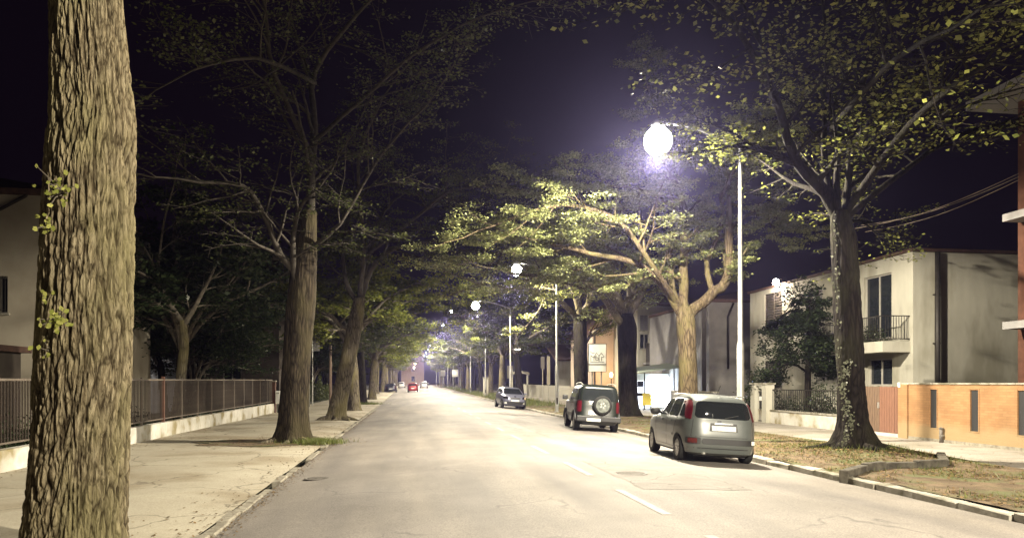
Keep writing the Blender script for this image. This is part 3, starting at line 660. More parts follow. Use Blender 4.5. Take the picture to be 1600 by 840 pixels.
protoA = generic(101, M['bark'], M['leaf_f'], .24, 1.0); protoB = generic(102, M['bark'], M['leaf_f'], .22, 1.0); protoC = generic(103, M['bark_dark'], M['leaf'], .22, 1.0)
used = set()
def place(proto, X, Y, rz, label, group, sc=1.0):
    z = zg(X, Y)
    if proto.name not in used:
        used.add(proto.name); proto.location = (X, Y, z); proto.rotation_euler = (0, 0, rz); proto.scale = (sc,) * 3
        proto['label'] = label; proto['category'] = 'tree'; proto['group'] = group; return proto
    o = dup(proto, (X, Y, z), rz, label, group, sc); o['category'] = 'tree'; return o
rg = random.Random(12)
place(protoB, -3.7, 49.5, 1.0, "fourth left tree, mossy trunk just behind the leaning one", G_L, .95)
place(protoC, -4.0, 63, 2.0, "slim dark left trunk past the leaning tree, yellow grass at its foot", G_L, .9)
place(protoB, -4.0, 79, 3.0, "left trunk standing just before the two dark parked cars", G_L, .95)
ORD = ('seventh', 'eighth', 'ninth', 'tenth', 'eleventh', 'twelfth', 'thirteenth', 'fourteenth', 'fifteenth', 'sixteenth', 'seventeenth', 'eighteenth')
for iy, y in enumerate((94, 108, 123, 139, 156, 174, 194, 216, 240, 266)):
    place((protoA, protoB)[rg.randrange(2)], -4.6 + rg.uniform(-.3, .3), y, rg.uniform(0, 6), ORD[iy] + " trunk of the left avenue row counted from the camera, far off", G_L, rg.uniform(.85, 1.05))
place(protoA, 11.6, 91, .4, "pale branching tree lit from below, behind the silver parked car", G_R, 1.05)
for iy, y in enumerate((75, 103, 114, 126, 139, 153, 168, 184, 202, 222, 244, 268)):
    lab = ORD[iy - 1] + " tree of the right avenue row counted from the camera, far off" if y > 100 else "right avenue tree between the second dark trunk and the pale branching one"
    place((protoA, protoC)[rg.randrange(2)], 11.4 + rg.uniform(-.3, .3), y, rg.uniform(0, 6), lab, G_R, rg.uniform(.85, 1.05))
# garden trees on the left, dim
GG = "garden trees behind the left railing"
gt = [(-11.2, 39, 1.0), (-10.6, 35.5, 2.1), (-13, 41, .5), (-11.3, 42, 3.0), (-16.5, 46, 4.0), (-12.5, 54, 5.0), (-19.5, 52, 1.3), (-10.8, 60, 2.2), (-14, 70, .3), (-11, 84, 1.1), (-12, 104, 3.3), (-14, 126, 4.1), (-13, 150, .5)]
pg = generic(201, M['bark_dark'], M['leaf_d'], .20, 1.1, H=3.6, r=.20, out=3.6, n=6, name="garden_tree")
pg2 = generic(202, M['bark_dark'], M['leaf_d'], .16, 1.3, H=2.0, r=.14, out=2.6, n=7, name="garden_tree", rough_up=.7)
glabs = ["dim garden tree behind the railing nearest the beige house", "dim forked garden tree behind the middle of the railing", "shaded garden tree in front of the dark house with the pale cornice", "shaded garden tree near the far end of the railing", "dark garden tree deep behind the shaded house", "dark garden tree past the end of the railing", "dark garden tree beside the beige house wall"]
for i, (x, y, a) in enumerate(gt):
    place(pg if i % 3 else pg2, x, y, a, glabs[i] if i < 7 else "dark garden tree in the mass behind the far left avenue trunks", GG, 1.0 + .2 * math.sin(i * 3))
# slim garden tree with a forked trunk that shows over the railing
base = at(283, HOR + (EYE - ZP) * FPX / 30, 30)
tr = Tree(88, leaf=.12, dens=.7)
build_tree("garden_tree", base, "pale forked garden trunk showing above the railing right of the huge trunk", "tree", GG, tr,
    [tuple(at(278, 650, 30)) + (.22,), tuple(at(283, 590, 30)) + (.2,), tuple(at(288, 540, 30)) + (.19,), tuple(at(286, 500, 30)) + (.14,)],
    [([A(286, 505, 30), A(262, 470, 30), A(245, 430, 30)], .12, .06, 2.2, 6), ([A(288, 505, 30), A(310, 470, 30), A(330, 430, 30)], .12, .06, 2.2, 6),
     ([A(246, 430, 30), A(255, 350, 30), A(272, 290, 29)], .06, .03, 2.0, 5)], M['bark'], M['leaf_d'], rows=20, tn=16, flare=.3, leafn=5)

# right garden: drooping evergreen in front of the white house, bushes
cb = onX(1262, 650, 18.6); cb.z = -.14
tr = Tree(301, leaf=.13, dens=.38, flat=.5, droop=.30)
L_ = []
rg = random.Random(9)
for k in range(15):
    a = rg.uniform(0, 6.28); z = 2.2 + 3.2 * (k / 14); o = rg.uniform(1.1, 2.1) * (1.15 - .03 * k)
    L_.append(([(cb.x, cb.y, z), (cb.x + math.cos(a) * o * .5, cb.y + math.sin(a) * o * .5, z + .45), (cb.x + math.cos(a) * o, cb.y + math.sin(a) * o, z - .15)], .06, .02, 1.3, 7))
build_tree("evergreen_tree", cb, "dark evergreen with drooping fronds against the white two-storey house", "tree", None, tr, [(cb.x, cb.y, -.2, .16), (cb.x, cb.y, 2, .14), (cb.x + .1, cb.y, 4, .12), (cb.x, cb.y, 5.6, .08)], L_, M['bark_dark'], M['leaf_d'], rows=16, tn=12, flare=.2, leafn=10, spread=.16, twigm=M['bark_dark'])
def bush(name, loc, rx, ry, rz_, n, size, m, label, cat, seed, group=None):
    rg = np.random.RandomState(seed); t = empty(name, loc, 0, label, cat, group)
    d = rg.normal(0, 1, (n, 3)); d /= np.linalg.norm(d, axis=1)[:, None]; d[:, 2] = np.abs(d[:, 2]) 
    rr = (rg.rand(n) ** .35)[:, None] * (1 + .22 * np.sin(d[:, :1] * 7 + d[:, 1:2] * 5 + seed))
    c = d * rr * np.array([rx, ry, rz_]); tr = Tree(seed, leaf=size); tr.tips = []
    az = rg.rand(n) * 6.28; el = rg.normal(0, .7, n); u = np.stack([np.cos(az) * np.cos(el), np.sin(az) * np.cos(el), np.sin(el)], 1); w = np.cross(u, rg.normal(0, 1, (n, 3))); w /= np.linalg.norm(w, axis=1)[:, None]
    s = (size * (.6 + .8 * rg.rand(n)))[:, None]
    V = np.stack([c - u * s * .5, c + w * s * .35, c + u * s * .5, c - w * s * .35], 1).reshape(-1, 3)
    me = bpy.data.meshes.new("foliage"); me.from_pydata(V.tolist(), [], [(4*i, 4*i+1, 4*i+2, 4*i+3) for i in range(n)]); me.materials.append(m); link("foliage", me, t)
    st = MB()
    for k in range(7):
        a = k * .9; st.tube([(0, 0, -.05), (math.cos(a) * rx * .3, math.sin(a) * ry * .3, rz_ * .4), (math.cos(a) * rx * .6, math.sin(a) * ry * .6, rz_ * .75)], [.03, .02, .01], 5)
    st.build("stem", M['bark_dark'], t); return t
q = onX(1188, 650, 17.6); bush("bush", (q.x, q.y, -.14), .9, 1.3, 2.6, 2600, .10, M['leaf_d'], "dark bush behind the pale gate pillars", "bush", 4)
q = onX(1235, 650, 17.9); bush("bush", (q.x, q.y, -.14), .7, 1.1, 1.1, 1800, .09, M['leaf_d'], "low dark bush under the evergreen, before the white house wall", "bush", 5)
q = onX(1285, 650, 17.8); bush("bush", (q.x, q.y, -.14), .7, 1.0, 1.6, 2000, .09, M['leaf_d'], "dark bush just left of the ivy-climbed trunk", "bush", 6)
q = gp(496, 618); bush("hedge", (-9.2, 76, ZP), .9, 5.0, 2.3, 5200, .13, M['leaf'], "trimmed green hedge past the end of the left railing", "hedge", 7)

# ------------------------------------------------------------------ left railing on its plastered plinth
FX = -8.35
t = empty("iron_fence", (FX, 12, ZP), 0, "long brown railing on a patchy white plinth along the left pavement", "fence")
Y0, Y1 = -2.0, 34.0     # local y (world 10 .. 46)
def ptop(y): return .38 + .004 * (y + 12)
b = MB(); ys = frange(Y0, Y1, 1.0)
for i in range(len(ys) - 1):
    a, c = ys[i], ys[i+1]; za, zc = ptop(a), ptop(c)
    b.add([(-.12,a,-.1),(.12,a,-.1),(.12,c,-.1),(-.12,c,-.1),(-.12,a,za),(.12,a,za),(.12,c,zc),(-.12,c,zc)], [(4,5,6,7),(1,2,6,5),(3,0,4,7)] + ([(0,1,5,4)] if i == 0 else []) + ([(2,3,7,6)] if i == len(ys)-2 else []))
b.build("plinth", M['plinth'], t)
def rail(name, za, zb, w, m):
    b = MB(); b.add([(-w,Y0,ptop(Y0)+za),(w,Y0,ptop(Y0)+za),(w,Y1,ptop(Y1)+za),(-w,Y1,ptop(Y1)+za),(-w,Y0,ptop(Y0)+zb),(w,Y0,ptop(Y0)+zb),(w,Y1,ptop(Y1)+zb),(-w,Y1,ptop(Y1)+zb)], [(0,3,2,1),(4,5,6,7),(0,1,5,4),(1,2,6,5),(2,3,7,6),(3,0,4,7)]); b.build(name, m, t)
rail("rail", .10, .14, .022, M['fence']); rail("rail", 1.42, 1.47, .026, M['fence'])
pm = MB().box((-.03, -.03, 0), (.03, .03, 1.52)).mesh("post", M['fence'])
pb = MB().box((-.045, -.045, -.02), (.045, .045, 1.56)).mesh("post", M['rust'])
bm_ = MB().box((-.011, -.011, .1), (.011, .011, 1.42)).mesh("bar", M['fence_d'])
y = Y0 + .02; k = 0
while y < Y1:
    link("post", pb if k in (3, 8) else pm, t, (0, y, ptop(y) - .001)); y += 2.02; k += 1
y = Y0 + .13; n = 0; far = MB()
while y < Y1:
    if n < 295: link("bar", bm_, t, (0, y, ptop(y)))
    else: far.box((-.011, y - .011, ptop(y) + .1), (.011, y + .011, ptop(y) + 1.42))
    n += 1; y += .118
if far.v: tag(far.build("bar", M['fence'], t), kind='stuff')
# end pillar and white box
e = empty("gate_pillar", (FX, 46.3, ZP), 0, "reddish pillar at the far end of the left railing", "pillar")
MB().box((-.16, -.16, 0), (.16, .16, 1.9)).build("shaft", M['rust'], e); MB().box((-.2, -.2, 1.9), (.2, .2, 1.98)).build("cap", M['kerb'], e)
e = empty("letter_box", (FX + .35, 46.0, ZP), 0, "white box on a stand at the far end of the left railing", "letter box")
bevel(MB().box((-.14, -.12, .55), (.14, .12, 1.35)).build("box", M['white'], e), .02); MB().box((-.04, -.04, 0), (.04, .04, .55)).build("stand", M['dmetal'], e)
MB().box((-.09, -.128, 1.18), (.09, -.121, 1.21)).build("slot", M['black'], e)
# low white wall beyond
e = empty("garden_wall", (-8.5, 49, ZP), 0, "low white wall past the end of the railing", "wall")
MB().box((-.12, 0, -.05), (.12, 14, .62)).build("wall", M['plinth'], e); MB().box((-.17, 0, .62), (.17, 14, .68)).build("coping", M['kerb'], e)
# poles on the left
p = gp(517, 622); z0 = zg(p.x, p.y)
e = empty("utility_pole", (-6.6, 62.5, zg(-6.6, 62.5)), 0, "reddish wooden utility pole with wire crossarms between the second and third left trees", "utility pole")
dd = Vector((-6.6, 62.5, 0)); top = 1.7 + (598 - 486) / FPX * (dd.x * sn + dd.y * cs) - ZP
MB().tube([(0, 0, -.1), (0, 0, top)], [.13, .09], 12).build("pole", M['pole_wood'], e, smooth=True)
for k, zz in enumerate((.15, .75)):
    MB().box((-1.2, -.04, top - zz - .05), (1.2, .04, top - zz + .03)).build("crossarm", M['pole_wood'], e)
    for xx in (-1.1, -.5, .5, 1.1): MB().lathe([(.03, 0), (.05, .04), (.03, .08), (.045, .11), (.02, .14)], 8, Matrix.Translation((xx, 0, top - zz + .03))).build("insulator", M['white'], e)
for zz, xo, wl_ in ((.15, -1.1, 'left end of the top crossarm'), (.15, 1.1, 'right end of the top crossarm'), (.75, .5, 'lower crossarm')):
    b = MB(); pts = [Vector((-6.6 + xo, 62.5, ZP + top - zz + .17)).lerp(Vector((-7.2 + xo, 108, 7.5)), k / 14) - Vector((0, 0, 1.6 * math.sin(math.pi * k / 14))) for k in range(15)]
    b.tube(pts, .012, 4); tag(b.build("overhead_wire", M['black']), "thin wire leaving the " + wl_ + " of the utility pole", "wire", "wires of the left utility pole")
e = empty("lamp_post", (-7.6, 57, ZP), 0, "slim pale post with a small glowing lamp beside the second left trunk", "lamp post")
zt = 1.7 + (598 - 495) / FPX * (-7.6 * sn + 57 * cs) - ZP
MB().tube([(0, 0, -.05), (0, 0, zt + 1.4)], [.05, .035], 10).build("pole", M['metal'], e, smooth=True)
gl = plain("small_lamp_lit", (.9, .9, .8), .3, emit=(1, .95, .8), es=9)
MB().lathe([(.02, -.12), (.10, -.06), (.11, .04), (.05, .09)], 12, Matrix.Translation((.13, -.05, zt))).build("lamp_globe", gl, e, smooth=True)
e = empty("banner_board", (-7.75, 60, ZP), 0, "tall grey-green board on a pole between the second left trunk and the utility pole", "board")
MB().tube([(0, 0, 0), (0, 0, 8.6)], [.05, .04], 8).build("pole", M['metal'], e); MB().box((.06, -.03, 4.4), (.56, .03, 8.4)).build("panel", M['stucco_g'], e)

# ------------------------------------------------------------------ houses
def facade(mb, L, H, T, holes, fn):
    """wall L x H x T with rectangular holes (s0,s1,z0,z1); fn maps (s, depth, z) to a point"""
    S = sorted({0, L, *[h[0] for h in holes], *[h[1] for h in holes]}); Z = sorted({0, H, *[h[2] for h in holes], *[h[3] for h in holes]})
    S = [s for s in S if 0 <= s <= L]; Z = [z for z in Z if 0 <= z <= H]
    def solid(i, j):
        if i < 0 or j < 0 or i >= len(S)-1 or j >= len(Z)-1: return False
        s = (S[i]+S[i+1])/2; z = (Z[j]+Z[j+1])/2
        return not any(h[0] < s < h[1] and h[2] < z < h[3] for h in holes)
    for i in range(len(S)-1):
        for j in range(len(Z)-1):
            if not solid(i, j): continue
            a, b, c, d = S[i], S[i+1], Z[j], Z[j+1]
            mb.add([fn(a,0,c), fn(b,0,c), fn(b,0,d), fn(a,0,d)], [(0,1,2,3)]); mb.add([fn(a,T,c), fn(a,T,d), fn(b,T,d), fn(b,T,c)], [(0,1,2,3)])
            if not solid(i-1, j): mb.add([fn(a,0,c), fn(a,0,d), fn(a,T,d), fn(a,T,c)], [(0,1,2,3)])
            if not solid(i+1, j): mb.add([fn(b,0,c), fn(b,T,c), fn(b,T,d), fn(b,0,d)], [(0,1,2,3)])
            if not solid(i, j-1): mb.add([fn(a,0,c), fn(a,T,c), fn(b,T,c), fn(b,0,c)], [(0,1,2,3)])
            if not solid(i, j+1): mb.add([fn(a,0,d), fn(b,0,d), fn(b,T,d), fn(a,T,d)], [(0,1,2,3)])
    return mb
def fX(x, y0, sgn=1):   # wall in a plane X = x, facing -X (sgn=1) or +X (sgn=-1), depth away from the viewer
    return lambda s, d, z: (x + sgn * d, y0 + s, z)
def fY(y, x0): return lambda s, d, z: (x0 + s, y + d, z)     # facing -Y
def window(par, fn, h, T, kind='shutter', m=None):
    a, b, c, d = h; w = b - a
    if kind == 'shutter':
        for (p, q) in ((a + .02, (a+b)/2 - .01), ((a+b)/2 + .01, b - .02)):
            mb = MB(); n = max(4, int((d - c) / .14))
            for k in range(n):
                z0 = c + .04 + (d-c-.08) * k / n; z1 = z0 + (d-c-.08) / n * .82
                mb.add([fn(p,.05,z0), fn(q,.05,z0), fn(q,.09,z1), fn(p,.09,z1), fn(p,.12,z0), fn(q,.12,z0), fn(q,.12,z1), fn(p,.12,z1)], [(0,1,2,3),(4,7,6,5),(3,2,6,7),(0,4,5,1)])
            for (u0, u1, v0, v1) in ((p,p+.05,c+.02,d-.02),(q-.05,q,c+.02,d-.02),(p+.05,q-.05,c+.005,c+.038),(p+.05,q-.05,d-.038,d-.005)):
                vs = [fn(u, e_, v) for e_ in (.03, .125) for (u, v) in ((u0,v0),(u1,v0),(u1,v1),(u0,v1))]
                mb.add(vs, [(0,1,2,3),(4,7,6,5),(0,4,5,1),(1,5,6,2),(2,6,7,3),(3,7,4,0)])
            mb.build("shutter", m or M['shutter'], par)
    else:
        f = MB(); r = .06
        for (u0, u1, v0, v1) in ((a+.004,a+r,c+.004,d-.004),(b-r,b-.004,c+.004,d-.004),(a+r,b-r,c+.004,c+r),(a+r,b-r,d-r,d-.004),((a+b)/2-.03,(a+b)/2+.03,c+r,d-r)):
            vs = [fn(u, e_, v) for e_ in (.10, .16) for (u, v) in ((u0,v0),(u1,v0),(u1,v1),(u0,v1))]
            f.add(vs, [(0,1,2,3),(4,7,6,5),(0,4,5,1),(1,5,6,2),(2,6,7,3),(3,7,4,0)])
        fr = f.build("window_frame", M['frame'], par)
        MB().add([fn(a,.14,c), fn(b,.14,c), fn(b,.14,d), fn(a,.14,d)], [(0,1,2,3)]).build("pane", m or M['glass'], fr)
    sl = MB(); vs = [fn(u, e_, v) for e_ in (-.08, .10) for (u, v) in ((a-.08,c-.06),(b+.08,c-.06),(b+.08,c-.002),(a-.08,c-.002))]
    sl.add(vs, [(0,1,2,3),(4,7,6,5),(0,4,5,1),(1,5,6,2),(2,6,7,3),(3,7,4,0)]).build("sill", M['kerb'], par)
def rectX(px0, py0, px1, py1, X, y0, z0):
    A_, B_ = onX(px0, 598, X), onX(px1, 598, X); d = ((A_ + B_) / 2); dd = d.x * sn + d.y * cs
    ya, yb = sorted((A_.y, B_.y)); return (ya - y0, yb - y0, EYE + (598 - py1) / FPX * dd - z0, EYE + (598 - py0) / FPX * dd - z0)
def rectY(px0, py0, px1, py1, Y, x0, z0):
    A_, B_ = onY(px0, 598, Y), onY(px1, 598, Y); d = ((A_ + B_) / 2); dd = d.x * sn + d.y * cs
    return (A_.x - x0, B_.x - x0, EYE + (598 - py1) / FPX * dd - z0, EYE + (598 - py0) / FPX * dd - z0)
def roof_hip(par, x0, y0, x1, y1, z, h, ov=.5, th=.18, m=None):
    b = MB(); x0 -= ov; x1 += ov; y0 -= ov; y1 += ov
    b.box((x0, y0, z), (x1, y1, z + th)); lx, ly = x1 - x0, y1 - y0; k = min(lx, ly) / 2 - .01
    if lx > ly: r0, r1 = (x0 + k, (y0+y1)/2), (x1 - k, (y0+y1)/2)
    else: r0, r1 = ((x0+x1)/2, y0 + k), ((x0+x1)/2, y1 - k)
    z2 = z + th + .002
    b.add([(x0,y0,z2),(x1,y0,z2),(x1,y1,z2),(x0,y1,z2),(r0[0],r0[1],z2+h),(r1[0],r1[1],z2+h)], [(0,1,5,4),(1,2,5),(2,3,4,5),(3,0,4)] if lx > ly else [(0,1,4),(1,2,5,4),(2,3,5),(3,0,4,5)])
    return b.build("roof", m or M['roof'], par)

# D: white two-storey house
DX, DY0, DY1 = 20.4, 27.0, 41.3
g0 = -.2; cor = onX(1428, 392, DX); DH = cor.z - g0
t = empty("white_house", (DX, DY0, g0), 0, "white two-storey house with a balcony, wall lamp and dark downpipe behind the ivy-climbed tree", "house")
f = fX(0, 0); hs_ = [rectX(1195, 457, 1222, 507, DX, DY0, g0), rectX(1195, 563, 1222, 606, DX, DY0, g0), rectX(1350, 430, 1393, 530, DX, DY0, g0), rectX(1356, 560, 1394, 602, DX, DY0, g0), rectX(1262, 450, 1285, 500, DX, DY0, g0)]
facade(MB(), DY1 - DY0, DH, .3, hs_, f).build("street_wall", M['stucco_w'], t)
for i, h in enumerate(hs_): window(t, f, h, .3, 'glass' if i in (2, 3) else 'shutter')
g_ = fY(0, .302); facade(MB(), 12, DH - .001, .3, [], fY(0, .302)).build("side_wall", M['stucco_w'], t)
MB().box((11.9, .31, 0), (12.2, DY1 - DY0, DH)).build("rear_wall", M['stucco_w'], t); MB().box((.31, DY1 - DY0 - .3, 0), (11.9, DY1 - DY0, DH - .003)).build("end_wall", M['stucco_w'], t)
roof_hip(t, 0, 0, 12.2, DY1 - DY0, DH + .002, 1.2, ov=.12, th=.12)
q = onY(1465, 598, DY0 - .12); MB().tube([(q.x - DX, -.12, .2), (q.x - DX, -.12, DH - .02)], .10, 12).build("downpipe", M['dmetal'], t, smooth=True)
for zz in (1.5, 3.5, 5.5): MB().box((q.x - DX - .13, -.14, zz), (q.x - DX + .13, -.001, zz + .05)).build("pipe_bracket", M['dmetal'], t)
# balcony
bz = EYE + (598 - 531) / FPX * 29 - g0
ba = MB().box((-1.25, .15, bz - .45), (-.002, 5.2, bz)).build("balcony", M['stucco_w'], t)
rl = MB(); 
for zz in (.08, 1.02): rl.box((-1.22, .18, bz + zz), (-1.18, 5.17, bz + zz + .04)); rl.box((-1.18, .18, bz + zz), (-.004, .215, bz + zz + .04)); rl.box((-1.18, 5.13, bz + zz), (-.004, 5.165, bz + zz + .04))
y = .3
while y < 5.1: rl.box((-1.21, y, bz + .121), (-1.19, y + .018, bz + 1.019)); y += .12
x = -1.1
while x < -.05: rl.box((x, .19, bz + .121), (x + .018, .208, bz + 1.019)); x += .12
rl.build("balcony_railing", M['dmetal'], ba)
bush("balcony_plants", (DX - .95, DY0 + 1.6, g0 + bz + .004), .28, 1.2, .75, 900, .08, M['leaf_d'], "dark potted plants along the railing of the white house balcony", "plants", 14)
# wall lamp
wl = onX(1213, 436, DX - .35); e = empty("wall_lamp", (DX - .02, wl.y, wl.z), 0, "small glaring lamp high on the left part of the white house", "wall lamp")
MB().box((-.36, -.02, -.02), (0, .02, .02)).build("bracket", M['dmetal'], e); MB().lathe([(.13, .02), (.15, .0), (.10, .07), (.03, .10)], 14, Matrix.Translation((-.36, 0, 0))).build("lamp_shade", M['dmetal'], e)
gw = plain("wall_lamp_lit", (.9, .9, .9), .3, emit=(1, .88, .7), es=90)
MB().lathe([(.03, -.34), (.13, -.30), (.17, -.18), (.14, -.05), (.10, .0)], 16, Matrix.Translation((-.36, 0, 0))).build("bulb", gw, e, smooth=True)
l = bpy.data.lights.new("wall_lamp_light", 'POINT'); l.energy = 420; l.color = (1, .85, .65); l.shadow_soft_size = .08; lo = bpy.data.objects.new("wall_lamp_light", l); C.objects.link(lo); lo.parent = e; lo.location = (-.38, -.02, -.46)

# red-brick building at the right edge
t = empty("brick_building", (18.3, 8.0, -.2), 0, "tall red-brick building cut by the right edge of the photo", "building")
bh = EYE + (598 - 160) / FPX * 22 + .2
f = fX(0, 0); hb = [(3, 4.2, 1, 3), (7, 8.2, 1, 3), (3, 4.2, 4.4, 6.2), (7, 8.2, 4.4, 6.2)]
facade(MB(), 11.6, bh, .3, hb, f).build("street_wall", M['brick_red'], t)
for h in hb: window(t, f, h, .3, 'shutter')
MB().box((.302, 11.3, 0), (9, 11.6, bh - .002)).build("end_wall", M['brick_red'], t); MB().box((.302, 0, 0), (9, .3, bh - .002)).build("near_wall", M['brick_red'], t)
MB().box((-1.0, -1, bh), (9.5, 12.5, bh + .28)).build("roof", M['stucco_g'], t)
for yy in (344, 510):
    zz = EYE + (598 - yy) / FPX * 22 + .2; s_ = MB().box((-.62, 8.6, zz - .1), (-.002, 11.5, zz + .12)).build("balcony", M['stucco_g'], t)
    rl = MB(); rl.box((-.60, 8.62, zz + 1.0), (-.56, 11.48, zz + 1.04)); y = 8.7
    while y < 11.45: rl.box((-.59, y, zz + .12), (-.57, y + .018, zz + 1.0)); y += .13
# wires to it
for k, (pa, pb_) in enumerate((((1345, 352), (1592, 276)), ((1352, 362), (1592, 281)), ((1330, 358), (1592, 271)))):
    a = at(*pa, 26); b_ = at(*pb_, 21.5); b = MB(); b.tube([a.lerp(b_, i / 12) - Vector((0, 0, .25 * math.sin(math.pi * i / 12))) for i in range(13)], .009, 4)
    tag(b.build("overhead_wire", M['fence']), ("middle", "lowest", "uppermost")[k] + " of the thin wires sagging from the ivy-climbed tree to the brick building", "wire", "wires to the brick building")

# C: grey house
CY = 43.0; x0 = onY(1108, 598, CY).x; ch = onY(1130, 472, CY).z
t = empty("grey_house", (x0, CY, 0), 0, "plain grey house wall with a dark downpipe left of the nearest street lamp pole", "house")
f = fY(0, 0); hc = [rectY(1118, 505, 1126, 548, CY, x0, 0)]
facade(MB(), 5.2, ch, .3, [], f).build("wall", M['stucco_g'], t); facade(MB(), 11, ch - .001, .3, [], lambda s, d, z: (0.0 + d, .302 + s, z)).build("street_wall", M['stucco_g'], t)
roof_hip(t, 0, 0, 8, 11, ch, 1.1, ov=.15)
q = onY(1137, 598, CY).x - x0; MB().tube([(q + .35, -.09, ch - .05), (q, -.09, ch - .9), (q, -.09, 2.6)], .07, 8).build("downpipe", M['dmetal'], t, smooth=True)
MB().box((-.6, -.3, 0), (-.32, -.1, ch + .2)).build("corner_pillar", M['dmetal'], t)
# B: house with balcony and pale shutters behind the kiosk
BY = 57.0; x0 = onY(996, 598, BY).x; bh = onY(1040, 478, BY).z
t = empty("balcony_house", (x0, BY, 0), 0, "pale house with big shutters and a dark balcony above the lit kiosk", "house")
f = fY(0, 0); HB = [rectY(1023, 489, 1052, 536, BY, x0, 0), rectY(1000, 492, 1013, 516, BY, x0, 0), rectY(1000, 521, 1014, 545, BY, x0, 0), rectY(1058, 500, 1064, 546, BY, x0, 0)]
facade(MB(), 7, bh, .3, HB, f).build("wall", M['stucco_w'], t); facade(MB(), 9, bh - .001, .3, [], lambda s, d, z: (d, .302 + s, z)).build("street_wall", M['stucco_w'], t)
window(t, f, HB[0], .3, 'shutter', M['shutter_l']); window(t, f, HB[1], .3, 'shutter', M['stucco_g']); window(t, f, HB[2], .3, 'glass'); window(t, f, HB[3], .3, 'shutter', M['shutter_l'])
roof_hip(t, 0, 0, 7, 9, bh, 1.3, ov=.5)
h = rectY(1009, 537, 1066, 566, BY - .8, x0, 0)
ba = MB().box((h[0], -.9, h[2] - .15), (h[1], -.002, h[2])).build("balcony", M['stucco_g'], t)
b = MB(); n = 26
for k in range(n): xx = h[0] + (h[1] - h[0]) * k / n; b.box((xx, -.88, h[2] + .01), (xx + (h[1]-h[0]) / n * .8, -.84, h[3]))
b.box((h[0], -.90, h[3]), (h[1], -.82, h[3] + .05)); b.build("balcony_railing", M['shutter'], ba)
# apricot gable house
GY = 64.0; x0 = onY(926, 598, GY).x; x1 = onY(974, 598, GY).x; zt = onY(948, 476, GY).z; ze = onY(930, 512, GY).z
t = empty("apricot_house", (x0, GY, 0), 0, "apricot gabled house wall glowing between the two dark trunks", "house")
w = x1 - x0; b = MB(); b.add([(0,0,0),(w,0,0),(w,0,ze),(w/2,0,zt),(0,0,ze),(0,9,0),(w,9,0),(w,9,ze),(w/2,9,zt),(0,9,ze)], [(0,1,2,3,4),(5,9,8,7,6),(0,4,9,5),(1,6,7,2)]); b.build("wall", M['stucco_o'], t)
for s_ in (0, 1):
    xa, xb = (-.4, w/2) if s_ == 0 else (w + .4, w/2); za = ze - .4 * (zt - ze) / (w / 2)
    b = MB(); b.add([(xa,-.4,za+.02),(xb,-.4,zt+.02),(xb,9.4,zt+.02),(xa,9.4,za+.02),(xa,-.4,za+.2),(xb,-.4,zt+.2),(xb,9.4,zt+.2),(xa,9.4,za+.2)], [(0,1,2,3),(7,6,5,4),(0,4,5,1),(3,2,6,7),(0,3,7,4)]); b.build("roof", M['roof'], t)
q = onY(929, 598, GY).x - x0; MB().tube([(q, -.08, .2), (q, -.08, ze)], .07, 8).build("downpipe", M['dmetal'], t)
le = onY(955, 570, GY - 6); l = bpy.data.lights.new("porch_light", 'POINT'); l.energy = 260; l.color = (1, .62, .25); l.shadow_soft_size = .1
e = empty("porch_lamp", (le.x + .8, GY - 3.2, 0), 0, "small warm lantern lighting the apricot house from its yard", "lantern")
MB().tube([(0, 0, 0), (0, 0, 2.2)], .04, 8).build("post", M['dmetal'], e); MB().lathe([(.05, 2.2), (.12, 2.28), (.14, 2.5), (.04, 2.6)], 10).build("lantern_glass", plain("lantern_lit", (.9, .8, .6), .3, emit=(1, .6, .25), es=25), e)
lo = bpy.data.objects.new("porch_light", l); C.objects.link(lo); lo.parent = e; lo.location = (0, .35, 2.4)
# low far house
HY = 80; x0 = onY(872, 598, HY).x; t = empty("low_house", (x0, HY, rise(HY) - .2), 0, "low pale house with a dark roof behind the second street lamp pole", "house")
w = 4.6; f = fY(0, 0); h1 = onY(885, 562, HY).z; hh = [(1.4, 2.2, 1.4, 2.5)]
facade(MB(), w, h1, .3, hh, f).build("wall", M['stucco_w'], t); window(t, f, hh[0], .3, 'glass'); zt = onY(885, 533, HY).z
MB().add([(-.4,-.5,h1),(w+.4,-.5,h1),(w+.4,6,zt),(-.4,6,zt),(-.4,-.5,h1+.14),(w+.4,-.5,h1+.14),(w+.4,6,zt+.14),(-.4,6,zt+.14)], [(0,3,2,1),(4,5,6,7),(0,1,5,4),(1,2,6,5),(3,0,4,7)]).build("roof", M['roof'], t)
MB().box((-.4, 6.05, zt + .02), (w + .4, 6.3, zt + .25)).build("ridge", M['kerb'], t)
# left houses
AY = 28.0; x1 = onY(96, 598, AY).x; x0 = -30.0; zt = onY(40, 296, AY).z
t = empty("beige_house", (x0, AY, -.2), 0, "beige house wall with one barred window left of the huge trunk", "house")
f = fY(0, 0); h = rectY(-16, 431, 12, 489, AY, x0, -.2); facade(MB(), x1 - x0, zt, .3, [h], f).build("wall", M['stucco_b'], t); window(t, f, h, .3, 'glass')
b = MB()
for k in range(6): xx = h[0] + .06 + (h[1] - h[0] - .12) * k / 5; b.tube([(xx, -.05, h[2]), (xx, -.05, h[3])], .012, 5)
for zz in (h[2] + .1, h[3] - .1): b.box((h[0], -.055, zz), (h[1], -.045, zz + .02))
b.build("window_bars", M['dmetal'], t)
MB().box((x1 - x0 - .3, .302, 0), (x1 - x0, 9, zt - .002)).build("street_wall", M['stucco_b'], t); roof_hip(t, 0, 0, x1 - x0, 9, zt, 1.6, ov=.25)
q0 = onY(0, 327, AY - .1); q1 = onY(40, 306, AY - .1)
